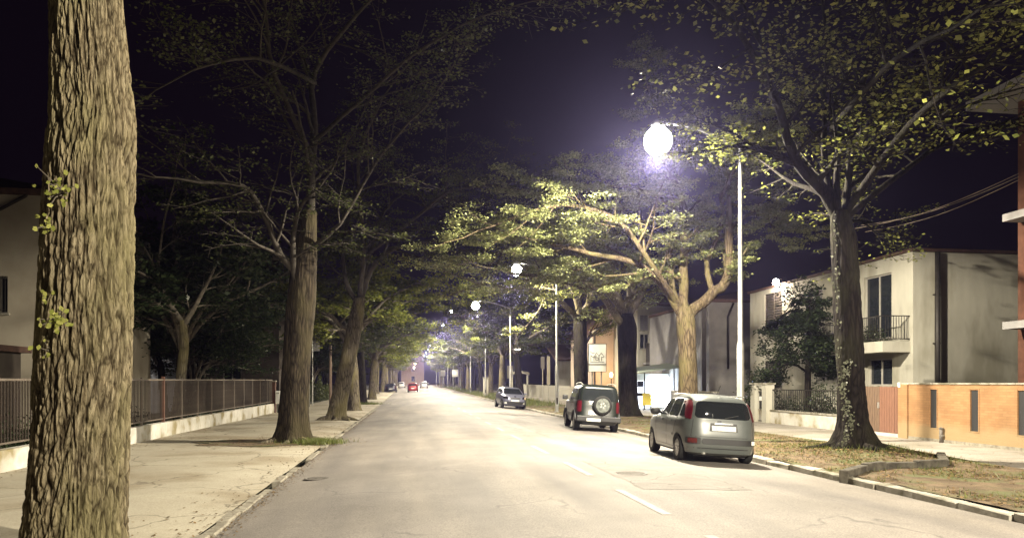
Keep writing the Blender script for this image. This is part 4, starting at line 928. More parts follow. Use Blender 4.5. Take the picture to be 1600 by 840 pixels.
MB().tube([(q0.x - x0 - 4, -.1, q0.z - .6), (q0.x - x0, -.1, q0.z + .2), (q1.x - x0, -.1, q1.z + .2), (q1.x - x0 + .02, -.1, zt)], .06, 8).build("gutter_pipe", M['dmetal'], t)
A2 = 46.0; x0 = onY(150, 598, A2).x; x1 = onY(233, 598, A2).x; zt = onY(220, 418, A2).z
t = empty("blue_grey_house", (x0, A2, -.2), 0, "bluish grey house strip just right of the huge trunk", "house")
MB().box((0, 0, 0), (x1 - x0, 8, zt)).build("wall", surf("stucco_blue_grey", (.17, .18, .22), (.23, .24, .29), scale=1.5, rough=.95), t); roof_hip(t, 0, 0, x1 - x0, 8, zt, 1.2, ov=.1)
h = (1.0, 1.9, 2.0, 3.6)
# dark house with pale cornice
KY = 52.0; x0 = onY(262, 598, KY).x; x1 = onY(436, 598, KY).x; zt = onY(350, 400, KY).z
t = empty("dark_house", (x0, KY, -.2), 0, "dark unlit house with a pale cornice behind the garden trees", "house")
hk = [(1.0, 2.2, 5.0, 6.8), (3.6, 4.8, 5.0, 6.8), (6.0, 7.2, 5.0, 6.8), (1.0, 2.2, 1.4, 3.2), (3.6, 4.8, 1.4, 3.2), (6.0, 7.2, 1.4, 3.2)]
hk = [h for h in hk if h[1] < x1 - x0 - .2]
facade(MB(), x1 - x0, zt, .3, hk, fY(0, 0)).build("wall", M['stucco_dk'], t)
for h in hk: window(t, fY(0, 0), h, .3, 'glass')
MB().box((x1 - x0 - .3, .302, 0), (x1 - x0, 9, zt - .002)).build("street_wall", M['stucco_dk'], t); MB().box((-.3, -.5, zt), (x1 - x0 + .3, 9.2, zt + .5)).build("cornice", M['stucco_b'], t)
for k in range(int((x1 - x0) / .7)): MB().box((k * .7, -.42, zt - .18), (k * .7 + .3, -.002, zt - .002)).build("bracket", M['stucco_b'], t)
# dark shed below the beige house
e = empty("garden_shed", (-22, 23.5, -.2), 0, "black shed shape between the beige house and the railing", "shed")
MB().box((0, 0, 0), (9.2, 2.6, 2.9)).build("wall", M['stucco_dk'], e); MB().box((-.2, -.25, 2.902), (9.4, 2.9, 3.1)).build("roof", M['roof'], e); MB().box((6.6, -.04, 0), (7.6, -.002, 2.1)).build("door", M['dmetal'], e)
q = onX(402, 578, -12.5); e = empty("garden_hut", (q.x - 1.2, q.y, -.15), 0, "small pale hut with an orange door seen through the garden at the railing's far end", "hut")
MB().box((0, 0, 0), (2.6, 2.2, 2.2)).build("wall", M['stucco_w'], e); MB().box((-.2, -.2, 2.202), (2.8, 2.4, 2.34)).build("roof", M['roof'], e); MB().box((1.5, -.03, .02), (2.2, -.002, 1.95)).build("door", M['stucco_o'], e)
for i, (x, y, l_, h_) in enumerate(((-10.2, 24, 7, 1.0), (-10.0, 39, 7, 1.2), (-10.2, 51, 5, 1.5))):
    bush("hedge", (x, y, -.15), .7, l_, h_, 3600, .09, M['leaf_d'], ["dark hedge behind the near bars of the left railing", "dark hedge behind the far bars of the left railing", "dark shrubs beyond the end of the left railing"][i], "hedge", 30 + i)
# far end building, warm lit
EYY = 292; x0 = onY(627, 598, EYY).x; e = empty("pink_building", (x0, EYY, rise(EYY) - .3), 0, "warm pinkish building closing the far end of the street", "building")
hh = [(4 + 4 * i, 5.3 + 4 * i, z, z + 2) for i in range(1) for z in (1.5, 5.5, 9.5)]
facade(MB(), 9, 13, .3, hh, fY(0, 0)).build("wall", M['pink'], e)
for h in hh: window(e, fY(0, 0), h, .3, 'glass')
roof_hip(e, 0, 0, 9, 10, 13, 2, ov=.5)
e = empty("street_lamp", (2, 268, rise(268)), 0, "warm lamp standing before the pinkish building at the street's end", "street lamp")
MB().tube([(0, 0, 0), (0, 0, 7.5)], [.09, .05], 8).build("pole", M['metal'], e); MB().lathe([(.05, 7.5), (.28, 7.6), (.3, 7.8), (.1, 7.95)], 12).build("lamp_head", bpy.data.materials["lantern_lit"], e)
l = bpy.data.lights.new("lamp_light", 'POINT'); l.energy = 4000; l.color = (1, .70, .48); l.shadow_soft_size = .15; lo = bpy.data.objects.new("lamp_light", l); C.objects.link(lo); lo.parent = e; lo.location = (0, .2, 7.2)

# ------------------------------------------------------------------ right property line
OX = 16.2
t = empty("orange_wall", (OX, 12.0, ZP), 0, "orange brick garden wall with tall dark slots right of the ivy-climbed tree", "wall")
Lw = 22.1 - 12.0; Hw = 1.66 - ZP
sl = []; yc = 20.52 - 12
while yc > .5: sl.append((yc - .15, yc + .15, .42, 1.62)); yc -= 1.655
facade(MB(), Lw, Hw, .26, sl, fX(0, 0)).build("wall", M['brick'], t)
for h in sl:
    MB().box((.03, h[0] + .002, h[2] + .002), (.06, h[1] - .002, h[3] - .002)).build("slot_panel", M['black'], t)
    f_ = MB()
    for (a, b_, c, d) in ((h[0]-.035,h[0]-.001,h[2]-.03,h[3]+.03),(h[1]+.001,h[1]+.035,h[2]-.03,h[3]+.03),(h[0],h[1],h[2]-.03,h[2]-.001)): f_.box((-.012, a, c), (-.001, b_, d))
    f_.build("slot_frame", M['brick'], t)
y = 0; cmesh = bpy.data.meshes
cop = MB().box((-.03, 0, 0), (.29, .595, .045)).mesh("coping_tile", M['kerb'])
while y < Lw - .3: link("coping_tile", cop, t, (0, y + .003, Hw + .001)); y += .6
MB().box((-.06, Lw - .45, -.05), (-.002, Lw, Hw)).build("pier", M['brick'], t); MB().box((-.08, Lw - .12, Hw - .1), (-.061, Lw - .02, Hw + .06)).build("bell_box", M['white'], t)
MB().box((-.025, 0, -.05), (-.002, Lw - .46, .09)).build("damp_footing", M['kerb_d'], t)
e = empty("vent_pipe", (OX - .08, onX(1474, 598, OX).y, ZP), 0, "short dark pipe standing at the foot of the orange wall between its slots", "pipe")
MB().tube([(0, 0, 0), (0, 0, .42)], .05, 10).build("pipe", M['iron'], e, smooth=True); MB().lathe([(.065, .42), (.07, .45), (.02, .47)], 10).build("cap", M['iron'], e); MB().box((-.02, -.065, .2), (.06, .065, .23)).build("clip", M['metal'], e)
# timber gate
t = empty("driveway_gate", (OX + .05, 22.16, ZP), 0, "brown board gate between the ivy-climbed tree and the orange wall", "gate")
n = 22
for k in range(n):
    w = 2.9 / n; MB().box((0, k * w + .008, .12), (.035, (k + 1) * w - .008, 1.70 + (.0 if k % 2 else -.012))).build("board", M['wood_r'] if k < 8 else M['wood'], t)
MB().box((.04, 0, .25), (.075, 2.9, .33)).build("rail", M['dmetal'], t); MB().box((.04, 0, 1.45), (.075, 2.9, 1.53)).build("rail", M['dmetal'], t)
MB().box((-.02, .0, 0), (.10, 2.9, .11)).build("threshold", M['plinth'], t); MB().box((-.06, -.03, 0), (.12, 2.9 * 8 / n * .0 + .0 + .004, 1.8)).build("post", M['rust'], t)
MB().box((-.06, 2.905, 0), (.12, 3.05, 1.85)).build("post", M['rust'], t); MB().box((-.05, 1.05, .95), (-.002, 1.09, 1.15)).build("handle", M['metal'], t)
# low wall with railing
t = empty("low_garden_wall", (OX + .1, 25.3, ZP), 0, "low stained garden wall with thin bars in front of the white house", "wall")
MB().box((0, 0, -.05), (.25, 7.6, .55)).build("wall", M['plinth'], t)
y = 0
while y < 7.4: link("coping_stone", bpy.data.meshes.get("coping_low") or MB().box((-.04, 0, 0), (.29, .745, .06)).mesh("coping_low", M['kerb']), t, (0, y + .003, .551)); y += .75
rb = MB().box((-.01, -.01, .61), (.01, .01, 1.5)).mesh("rail_bar", M['dmetal'])
for k in range(50): link("bar", rb, t, (.12, .1 + k * .152, 0))
MB().box((.10, 0, 1.5), (.14, 7.6, 1.54)).build("top_rail", M['dmetal'], t)
for i, (pa, pb_) in enumerate(((1176, 1188), (1194, 1206))):
    a = onX((pa + pb_) / 2, 598, OX + .1); e = empty("gate_pillar", (OX + .1, a.y, ZP), 0, ["pale square pillar of the small gate, the one nearer the hatchback", "pale square pillar of the small gate, the one nearer the evergreen"][i], "pillar", "pale pillars of the small gate")
    MB().box((-.2, -.21, 0), (.2, .21, 1.75)).build("shaft", M['stucco_w'], e); MB().box((-.25, -.25, 1.751), (.25, .25, 1.83)).build("cap", M['kerb'], e)
a = onX(1191, 598, OX + .1); e = empty("garden_gate", (OX + .1, a.y, ZP), 0, "narrow dark metal gate with a letter plate between the two pale pillars", "gate")
for k in range(9): MB().box((-.012, -.5 + k * .125 - .01, .08), (.012, -.5 + k * .125 + .01, 1.4)).build("bar", M['dmetal'], e)
MB().box((-.02, -.52, .04), (.02, .52, .078)).build("rail", M['dmetal'], e); MB().box((-.02, -.52, 1.402), (.02, .52, 1.44)).build("rail", M['dmetal'], e); MB().box((-.06, -.18, 1.0), (-.022, .18, 1.2)).build("letter_plate", M['white'], e)
t = empty("boundary_wall", (OX + .1, 37.2, ZP), 0, "dark boundary wall running from the small gate towards the kiosk", "wall")
MB().box((0, 0, -.05), (.25, 6.5, 1.3)).build("wall", M['stucco_g'], t); MB().box((-.04, 0, 1.302), (.29, 6.5, 1.36)).build("coping", M['kerb'], t)

# kiosk with canopy
kx0 = onY(992, 598, 50).x; kx1 = onY(1064, 598, 50).x
t = empty("kiosk", (kx0, 50, ZP), 0, "glaring white and blue lit kiosk with a pale canopy behind the grey hatchback", "kiosk")
kw = kx1 - kx0; zc = onY(1020, 583, 48).z - ZP
litw = plain("kiosk_light_lit", (.9, .9, .9), .4, emit=(.80, .90, 1), es=24); blue = plain("kiosk_blue", (.08, .14, .42), .4, emit=(.15, .3, 1), es=.7); litp = plain("kiosk_panel_lit", (.8, .8, .85), .4, emit=(.8, .88, 1), es=1.6)
MB().box((0, 0, 0), (kw, 3, zc)).build("cabin", M['white'], t)
MB().box((.0, -.05, 0), (kw * .30, -.002, zc - .5)).build("counter_panel", litp, t)
MB().box((kw * .05, -.07, 1.55), (kw * .18, -.051, 1.95)).build("window", M['glass'], t); MB().box((kw * .03, -.07, .9), (kw * .24, -.051, 1.12)).build("drawer", M['dmetal'], t)
MB().box((kw * .32, -.06, .25), (kw * .74, -.002, zc - .3)).build("light_panel", litw, t)
MB().box((kw * .76, -.06, 0), (kw * .86, -.002, zc - .2)).build("blue_panel", blue, t)
MB().box((kw * .87, -.06, 0), (kw, -.002, zc - .1)).build("lit_panel", litp, t)
MB().box((kw * .78, -.3, zc + .05), (kw + .05, -.25, zc + .75)).build("sign_box", litp, t); MB().box((kw * .80, -.32, zc + .12), (kw * .97, -.301, zc + .66)).build("sign_panel", blue, t)
gc = surf("canopy_pale_green", (.36, .42, .36), (.44, .50, .44), scale=4, rough=.6)
MB().add([(-.4,-2.2,zc+.02),(kw+.1,-2.2,zc+.5),(kw+.1,.2,zc+.8),(-.4,.2,zc+.3),(-.4,-2.2,zc+.12),(kw+.1,-2.2,zc+.6),(kw+.1,.2,zc+.9),(-.4,.2,zc+.4)], [(0,3,2,1),(4,5,6,7),(0,1,5,4),(1,2,6,5),(2,3,7,6),(3,0,4,7)]).build("canopy", gc, t)
for xx in (.05, kw * .63): MB().tube([(xx, -2.0, 0), (xx, -2.0, zc + .05 + (.3 if xx > 1 else 0))], .045, 8).build("canopy_post", M['dmetal'], t)
l = bpy.data.lights.new("kiosk_light", 'AREA'); l.shape = 'RECTANGLE'; l.size = 1.0; l.size_y = 1.6; l.energy = 110; l.color = (.72, .84, 1)
lo = bpy.data.objects.new("kiosk_light", l); C.objects.link(lo); lo.parent = t; lo.location = (kw * .45, -.12, 1.4); lo.rotation_euler = (R(90), 0, 0)
q = gp(1012, 643); e = empty("advert_stand", (onY(1011, 598, 46).x, 46, ZP), 0, "small yellow stand in front of the lit kiosk", "stand")
yl = plain("yellow_panel", (.75, .62, .10), .5)
MB().box((-.3, -.03, .35), (.3, .03, 1.15)).build("panel", yl, e); MB().tube([(-.25, 0, 0), (-.25, 0, .35)], .02, 6).build("leg", M['dmetal'], e); MB().tube([(.25, 0, 0), (.25, 0, .35)], .02, 6).build("leg", M['dmetal'], e)

# drawn board on two posts
sp = at(933, 598, 47.6); e = empty("notice_board", (sp.x, sp.y, ZP), -YAW * .6, "pale two-post board with a line drawing of rooftops between the dark trunks", "sign")
z0 = EYE + 18 / FPX * 47.6 - ZP; z1 = EYE + 61 / FPX * 47.6 - ZP; w = .58
MB().box((-w, -.03, z0), (w, .03, z1)).build("panel", M['sign'], e)
for xx in (-.35, .25): MB().box((xx, .032, 0), (xx + .08, .11, z1 - .1)).build("post", M['metal'], e)
fr = MB()
for a in ((-w-.03,z0-.03,w+.03,z0-.001),(-w-.03,z1+.001,w+.03,z1+.03),(-w-.03,z0,-w-.001,z1),(w+.001,z0,w+.03,z1),(-w,z0+.44,w,z0+.49)): fr.box((a[0],-.045,a[1]),(a[2],.035 if abs(a[1]-z0-.44)>.01 else -.031,a[3]))
fr.build("frame", M['dmetal'], e)
def strokes(par, pl, z0, th=.035, y=-.034):
    b = MB()
    for s_ in pl:
        for i in range(len(s_) - 1):
            a = Vector((s_[i][0], 0, s_[i][1])); c = Vector((s_[i+1][0], 0, s_[i+1][1])); d = (c - a).normalized(); n_ = Vector((-d.z, 0, d.x)) * th / 2; a = a - d * th / 3; c = c + d * th / 3
            b.add([p + Vector((0, y, z0)) for p in (a - n_, c - n_, c + n_, a + n_)], [(0, 1, 2, 3)])
            y -= .0006
    return b.build("drawing", M['signd'], par)
strokes(e, [[(-.46, 1.32), (-.30, 1.18), (-.18, 1.22)], [(-.42, .68), (-.42, 1.05), (-.25, .92), (-.05, 1.22), (.12, 1.0), (.12, .68)], [(-.22, .70), (-.22, .88), (-.05, 1.05)], [(.12, 1.05), (.26, 1.22), (.44, 1.0)], [(.28, .7), (.28, .95), (.44, .95)], [(-.46, .62), (.46, .62)], [(-.10, .75), (.06, .75), (.06, .92), (-.10, .92), (-.10, .75)]], z0)
# wooden fence in the distance, portal, signs
t = empty("picket_fence", (15.2, 60, 0), 0, "pale picket fence behind the silver parked car", "fence")
pk = MB().box((-.02, 0, 0), (.02, .17, 1.5)).mesh("picket", M['stucco_w'])
for k in range(100): link("picket", pk, t, (0, k * .42, rise(60 + k * .42) + ZP))
for zz in (.35, 1.15):
    b = MB()
    for k in range(10): y = k * 4.2; b.add([(.022,y,zz+rise(60+y)+ZP),(.06,y,zz+rise(60+y)+ZP),(.06,y+4.2,zz+rise(64.2+y)+ZP),(.022,y+4.2,zz+rise(64.2+y)+ZP),(.022,y,zz+.1+rise(60+y)+ZP),(.06,y,zz+.1+rise(60+y)+ZP),(.06,y+4.2,zz+.1+rise(64.2+y)+ZP),(.022,y+4.2,zz+.1+rise(64.2+y)+ZP)], [(0,3,2,1),(4,5,6,7),(0,1,5,4),(2,3,7,6),(3,0,4,7)])
    b.build("rail", M['wood'], t)
q = at(812, 598, 98); e = empty("gate_portal", (q.x, q.y, rise(98) + ZP), 0, "white arched entrance portal above the silver parked car", "portal")
for xx in (-1.15, .95): MB().box((xx, -.15, 0), (xx + .2, .15, 2.7)).build("column", M['stucco_w'], e)
b = MB(); arc = [(-1.3 + 2.6 * k / 10, 2.7 + .25 * math.sin(math.pi * k / 10)) for k in range(11)]
for k in range(10): (x0, z0), (x1, z1) = arc[k], arc[k+1]; b.add([(x0,-.3,z0),(x1,-.3,z1),(x1,.3,z1),(x0,.3,z0),(x0,-.3,z0+.35),(x1,-.3,z1+.35),(x1,.3,z1+.35),(x0,.3,z0+.35)], [(0,3,2,1),(4,5,6,7),(0,1,5,4),(2,3,7,6)])
b.build("arch", M['stucco_w'], e)
def sign_post(px, d, w, h, top_px, m, label, cat="sign"):
    q = at(px, 598, d); z0 = zg(q.x, q.y); zt = EYE + (598 - top_px) / FPX * d - z0
    e = empty("road_sign", (q.x, q.y, z0), 0, label, cat); MB().tube([(0, .03, -.05), (0, .03, zt)], .035, 8).build("post", M['metal'], e)
    bevel(MB().box((-w/2, -.02, zt - h), (w/2, -.006, zt)).build("panel", m, e), .005); MB().box((-w/2+.05, -.005, zt - h * .5), (w/2-.05, .004, zt - h * .5 + .03)).build("bracket", M['metal'], e)
sign_post(797, 86, .7, 1.5, 571, M['white'], "white upright sign just left of the pale branching tree's foot")
sign_post(848, 66, .35, 1.1, 557, M['stucco_g'], "small grey sign on a post above the picket fence, left one")
sign_post(857, 66, .3, 2.6, 556, M['stucco_w'], "tall narrow pale sign above the picket fence, right one")
sign_post(711, 120, 1.0, 1.2, 577, M['white'], "white sign far down the right verge")
sign_post(692, 150, 1.0, 1.2, 578, M['white'], "white sign farthest down the right verge")
q = at(759, 598, 92); e = empty("pillar_box", (q.x, q.y, zg(q.x, q.y)), 0, "pale square pillar among the far right trunks", "pillar")
MB().box((-.3, -.3, 0), (.3, .3, 2.3)).build("shaft", M['stucco_w'], e); MB().box((-.36, -.36, 2.302), (.36, .36, 2.42)).build("cap", M['kerb'], e)
# yard lamp posts far right
q = at(798, 598, 75); e = empty("lamp_post", (q.x, q.y, zg(q.x, q.y)), 0, "short path lamp with a pale head right of the pale branching tree", "lamp post")
MB().tube([(0, 0, 0), (0, 0, 5.2)], .05, 8).build("pole", M['metal'], e); MB().tube([(0, 0, 5.2), (.3, 0, 5.3), (.6, 0, 5.3)], .035, 8).build("arm", M['metal'], e); MB().box((.45, -.1, 5.2), (.95, .1, 5.29)).build("lamp_head", gl, e)

# bed edging stones, roots
t = tag(empty("tree_bed_edge", (0, 0, 0)), "low dark stone edging of the ivy-climbed tree's bed", "edging")
pts = [gp(1318, 745, -.10), gp(1350, 732, -.06), gp(1380, 727, -.04), gp(1430, 726, -.04), gp(1476, 724, -.04), gp(1470, 712, -.04)]
for i in range(len(pts) - 1):
    a, c = pts[i], pts[i+1]; n = max(1, int((c - a).length / .55)); d = (c - a).normalized(); s_ = Vector((-d.y, d.x, 0)).normalized() * .09
    for k in range(n):
        p = a.lerp(c, (k + .03) / n); q = a.lerp(c, (k + .97) / n); zt = .045 + rng.uniform(-.015, .015); b = MB()
        vs = [p - s_, q - s_, q + s_, p + s_]; b.add([(v.x, v.y, -.3) for v in vs] + [(v.x, v.y, zt) for v in vs], [(0,3,2,1),(4,5,6,7),(0,1,5,4),(1,2,6,5),(2,3,7,6),(3,0,4,7)])
        bevel(b.build("edging_stone", M['edge_d'], t), .015)
for (tx, ty, rr, parent, m, sd) in ((11.3, 17.1, .5, t4, M['bark_dark'], 1), (b2.x, b2.y, .45, t2, M['bark'], 2), (b3.x, b3.y, .5, t3, M['bark'], 3)):
    rg = random.Random(sd); b = MB(); off = Vector((tx, ty, 0))
    org = Vector(parent.location); 
    for k in range(7):
        a = k * .9 + rg.uniform(-.2, .2); L_ = rg.uniform(.5, 1.1); 
        P = [Vector((math.cos(a + .15 * math.sin(j)) * (rr + L_ * j / 5), math.sin(a + .15 * math.sin(j)) * (rr + L_ * j / 5), .10 - .035 * j)) for j in range(6)]
        b.tube(P, [.12, .10, .08, .06, .045, .03], 7)
    b.build("root", m, parent, smooth=True)

# ground cover
def scatter(name, n, fx, size, m, up, seed, lift=.0):
    rg = random.Random(seed); b = MB()
    for i in range(n):
        x, y, z = fx(rg); a = rg.uniform(0, 6.28); s_ = size * rg.uniform(.5, 1.4)
        if up:
            h = s_ * rg.uniform(1.2, 2.6); lx, ly = rg.gauss(0, .4) * h, rg.gauss(0, .4) * h; dx, dy = math.cos(a) * s_ * .12, math.sin(a) * s_ * .12
            b.add([(x-dx, y-dy, z), (x+dx, y+dy, z), (x+lx, y+ly, z+h)], [(0, 1, 2)])
        else:
            d = Vector((math.cos(a), math.sin(a), rg.uniform(-.25, .45))).normalized(); s2 = Vector((-math.sin(a), math.cos(a), rg.uniform(-.3, .3))).normalized(); c = Vector((x, y, z + lift + s_ * .25))
            b.add([c - d * s_ * .5, c + s2 * s_ * .35, c + d * s_ * .5, c - s2 * s_ * .35], [(0, 1, 2, 3)])
    return b.build(name, m)
def on_verge(rg):
    for _ in range(12):
        y = 8 + 50 * rg.random() ** 1.6; x = rg.uniform(XR + .2, 12.6)
        if nz(x, y, .9) + .5 * nz(x, y, 2.6) > rg.uniform(-.15, .45): break
    return x, y, vz(x, y)
def near_t4(rg):
    a = rg.uniform(0, 6.28); r = .5 + abs(rg.gauss(0, 1.4)); x, y = 11.3 + math.cos(a) * r, 17.1 + math.sin(a) * r; x = min(max(x, XR + .3), 12.4); return x, y, vz(x, y)
def far_verge(rg):
    y = 55 + 150 * rg.random(); x = rg.uniform(XR + .3, 12.2); return x, y, vz(x, y)
def grass_patch(cx, cy, rx, ry, z):
    def f(rg):
        x = cx + rg.gauss(0, rx); y = cy + rg.gauss(0, ry); return x, y, z
    return f
tag(scatter("fallen_leaves", 12000, on_verge, .06, M['litter'], False, 1), "dry fallen leaves scattered over the right verge", "leaves", kind='stuff')
tag(scatter("fallen_leaves", 4000, near_t4, .07, M['litter'], False, 2), "thick dry leaf litter around the ivy-climbed tree", "leaves", kind='stuff')
tag(scatter("grass", 7000, on_verge, .04, M['grass'], True, 3), "thin grass growing in the soil of the right verge", "grass", kind='stuff')
tag(scatter("grass", 2500, near_t4, .05, M['grass'], True, 8), "straggly grass around the foot of the ivy-climbed tree", "grass", kind='stuff')
tag(scatter("grass", 12000, far_verge, .16, M['grass'], True, 4), "tall grass on the far right verge under the trees", "grass", kind='stuff')
tag(scatter("grass", 2600, grass_patch(b2.x + .75, b2.y - .55, .38, .30, ZP - .01), .07, M['grass'], True, 5), "yellow-green grass tuft at the foot of the second left tree", "grass", kind='stuff')
tag(scatter("grass", 900, grass_patch(-3.5, 62.6, .6, .5, ZP + .02), .10, M['grass'], True, 6), "yellow grass at the foot of the slim dark left trunk", "grass", kind='stuff')
def gutter(rg):
    y = 5 + 45 * rg.random() ** 1.5; x = XL + abs(rg.gauss(0, .12)); return x, y, zroad(x, y)
tag(scatter("gutter_debris", 2600, gutter, .035, M['litter'], False, 7), "leaf crumbs and grit along the left kerb", "debris", kind='stuff')
def left_walk(rg):
    y = 6 + 40 * rg.random() ** 1.4; x = XL - .1 - abs(rg.gauss(0, .5)) if rg.random() < .6 else -8.15 + abs(rg.gauss(0, .35)); return x, y, pl_z(x, y) + .003
tag(scatter("fallen_leaves", 1500, left_walk, .045, M['litter'], False, 17), "single dry leaves along the edges of the left pavement", "leaves", kind='stuff')
def bed(rg):
    a = rg.uniform(0, 6.28); r = abs(rg.gauss(0, .9)) + .35; return b2.x + math.cos(a) * r * 1.3, b2.y + math.sin(a) * r, ZP + .012
tag(scatter("fallen_leaves", 1500, bed, .05, M['litter'], False, 9), "dry leaves round the second left tree", "leaves", kind='stuff')
b = MB(); n = 40; vs = [(b2.x - .5, b2.y - .2, ZP + .018)]
for k in range(n):
    a = 2 * math.pi * k / n; r = 1.25 + .2 * math.sin(3 * a + 1) + .12 * math.sin(7 * a)
    vs.append((min(b2.x - .5 + math.cos(a) * r * 2.0, XL - .25), b2.y - .2 + math.sin(a) * r, ZP + .014 + .01 * rng.random()))
b.add(vs, [(0, 1 + k, 1 + (k + 1) % n) for k in range(n)]); tag(b.build("tree_pit_soil", M['dirt']), kind='structure')

# ------------------------------------------------------------------ vehicles (local: +Y forward, origin on the ground in the middle)
def carpaint(name, c, rough=.35, metal=.25, coat=.35):
    m, nt, b = newmat(name); L = nt.links
    b.inputs["Metallic"].default_value = metal; b.inputs["Roughness"].default_value = rough; b.inputs["Coat Weight"].default_value = coat; b.inputs["Coat Roughness"].default_value = .12
    n = nd(nt, "ShaderNodeTexNoise", Scale=2.5, Detail=6.0, Roughness=.7); L.new(coords(nt), n.inputs["Vector"])
    r = ramp(nt, [(.3, tuple(x * .82 for x in c)), (.7, c)]); L.new(n.outputs[0], r.inputs[0]); L.new(r.outputs[0], b.inputs["Base Color"]); return m
def layer_pts(L, N=80):
    z, y0, y1, hw, n = L; cy, hl = (y0 + y1) / 2, (y1 - y0) / 2; o = []
    for k in range(N):
        t = 2 * math.pi * (k + .5) / N; c, s = math.cos(t), math.sin(t)
        o.append(Vector((hw * math.copysign(abs(c) ** (2 / n), c), cy + hl * math.copysign(abs(s) ** (2 / n), s), z)))
    return o
def car_body(layers, wheels, wr, paint):
    N = 80; P = []
    # resample layers with a smooth curve through the parameters
    LL = []
    for i in range(len(layers) - 1):
        a, c = layers[i], layers[i+1]; k = 3 if abs(c[0] - a[0]) > .06 else 1
        for j in range(k): LL.append([a[q] + (c[q] - a[q]) * j / k for q in range(5)])
    LL.append(list(layers[-1]))
    b = MB()
    for l in LL: b.v += [tuple(p) for p in layer_pts(l, N)]
    for j in range(len(LL) - 1):
        for k in range(N): k2 = (k + 1) % N; b.f.append((j*N+k, j*N+k2, (j+1)*N+k2, (j+1)*N+k))
    b.f.append(tuple(range(N - 1, -1, -1)))
    top = (len(LL) - 1) * N; ring = list(range(top, top + N)); ctr = len(b.v); lz = LL[-1]; b.v.append((0, (lz[1] + lz[2]) / 2, lz[0] + .02))
    for k in range(N): b.f.append((ring[k], ring[(k + 1) % N], ctr))
    me = b.mesh("body", paint); o = bpy.data.objects.new("body", me); C.objects.link(o)
    cut = MB()
    for (x, y) in wheels:
        sx = math.copysign(1, x); cut.tube([(x - sx * .24, y, wr * .98), (x + sx * .6, y, wr * .98)], wr * 1.17, 28)
    co = cut.build("cutter", M['black']); md = o.modifiers.new("b", 'BOOLEAN'); md.object = co; md.operation = 'DIFFERENCE'; md.solver = 'EXACT'
    bpy.context.view_layer.update(); dg = bpy.context.evaluated_depsgraph_get(); ev = bpy.data.meshes.new_from_object(o.evaluated_get(dg)); 
    bpy.data.objects.remove(co); bpy.data.objects.remove(o); ev.name = "body"; 
    ev.materials.clear(); ev.materials.append(paint)
    for p in ev.polygons: p.material_index = 0
    ev.shade_smooth(); ev.set_sharp_from_angle(angle=R(32))
    bv = BVHTree.FromPolygons([tuple(v) for v in b.v], b.f); return ev, bv
AX = {'L': (Vector((-3, 0, 0)), Vector((1, 0, 0))), 'R': (Vector((3, 0, 0)), Vector((-1, 0, 0))), 'B': (Vector((0, -5, 0)), Vector((0, 1, 0))), 'F': (Vector((0, 5, 0)), Vector((0, -1, 0))), 'T': (Vector((0, 0, 4)), Vector((0, 0, -1)))}
def panel(bv, ax, q, name, m, par, off=.006, nu=10, nv=6, rnd=.0, th=.02, dome=0):
    o0, d = AX[ax]; G = []; b = MB()
    for j in range(nv + 1):
        for i in range(nu + 1):
            u, v = i / nu, j / nv
            if rnd:
                uu, vv = 2*u-1, 2*v-1
                if abs(uu) > 1 - rnd and abs(vv) > 1 - rnd:
                    a, c = (abs(uu) - 1 + rnd) / rnd, (abs(vv) - 1 + rnd) / rnd; h = math.hypot(a, c); mxx = max(a, c)
                    if h > 1e-6: f = mxx / h; uu = math.copysign(1 - rnd + rnd * a * f, uu); vv = math.copysign(1 - rnd + rnd * c * f, vv)
                u, v = (uu + 1) / 2, (vv + 1) / 2
            p = [(q[0][k]*(1-u)+q[1][k]*u)*(1-v)+(q[3][k]*(1-u)+q[2][k]*u)*v for k in (0, 1)]
            if ax in 'LR': s = Vector((o0.x, p[0], p[1]))
            elif ax in 'BF': s = Vector((p[0], o0.y, p[1]))
            else: s = Vector((p[0], p[1], o0.z))
            h = bv.ray_cast(s, d)
            if h[0] is None:
                h = bv.find_nearest(s + d * 3); 
            n_ = h[1] if h[1].dot(d) < 0 else -h[1]
            dm = dome * (1 - (2*i/nu-1)**2) * (1 - (2*j/nv-1)**2)
            G.append((h[0] + n_ * (off + dm), h[0] - n_ * th))
    W_ = nu + 1
    b.v = [tuple(g[0]) for g in G] + [tuple(g[1]) for g in G]; K = len(G)
    for j in range(nv):
        for i in range(nu): a = j*W_+i; b.f.append((a, a+1, a+W_+1, a+W_))
    rim = [i for i in range(W_)] + [j*W_+nu for j in range(1, nv+1)] + [nv*W_+i for i in range(nu-1, -1, -1)] + [j*W_ for j in range(nv-1, 0, -1)]
    for i in range(len(rim)): a, c = rim[i], rim[(i+1) % len(rim)]; b.f.append((c, a, a+K, c+K))
    return b.build(name, m, par, ang=35)
def wheel(par, x, y, r, w, spokes=10, trim=None):
    sx = math.copysign(1, x); Mx = Matrix.Translation((x, y, r)) @ Matrix.Rotation(R(90) * sx, 4, 'Y')
    e = MB().lathe([(r*.6, -w), (r*.93, -w), (r, -w*.85), (r, -w*.15), (r*.96, -.005), (r*.68, .0), (r*.66, -.03)], 32, Mx).build("wheel", M['tyre'], par, ang=35)
    b = MB().lathe([(r*.66, -.05), (r*.66, -.008), (r*.60, -.004), (r*.57, -.025), (.03, -.03)], 32, Mx)
    for k in range(spokes):
        a = 2 * math.pi * k / spokes; M2 = Mx @ Matrix.Rotation(a, 4, 'Z'); b.box((r*.12, -r*.055, -.028), (r*.59, r*.055, -.008), M2)
    b.lathe([(r*.16, -.028), (r*.15, -.002), (.01, .0)], 16, Mx)
    b.build("hubcap", trim or M['rim'], e, ang=35); return e
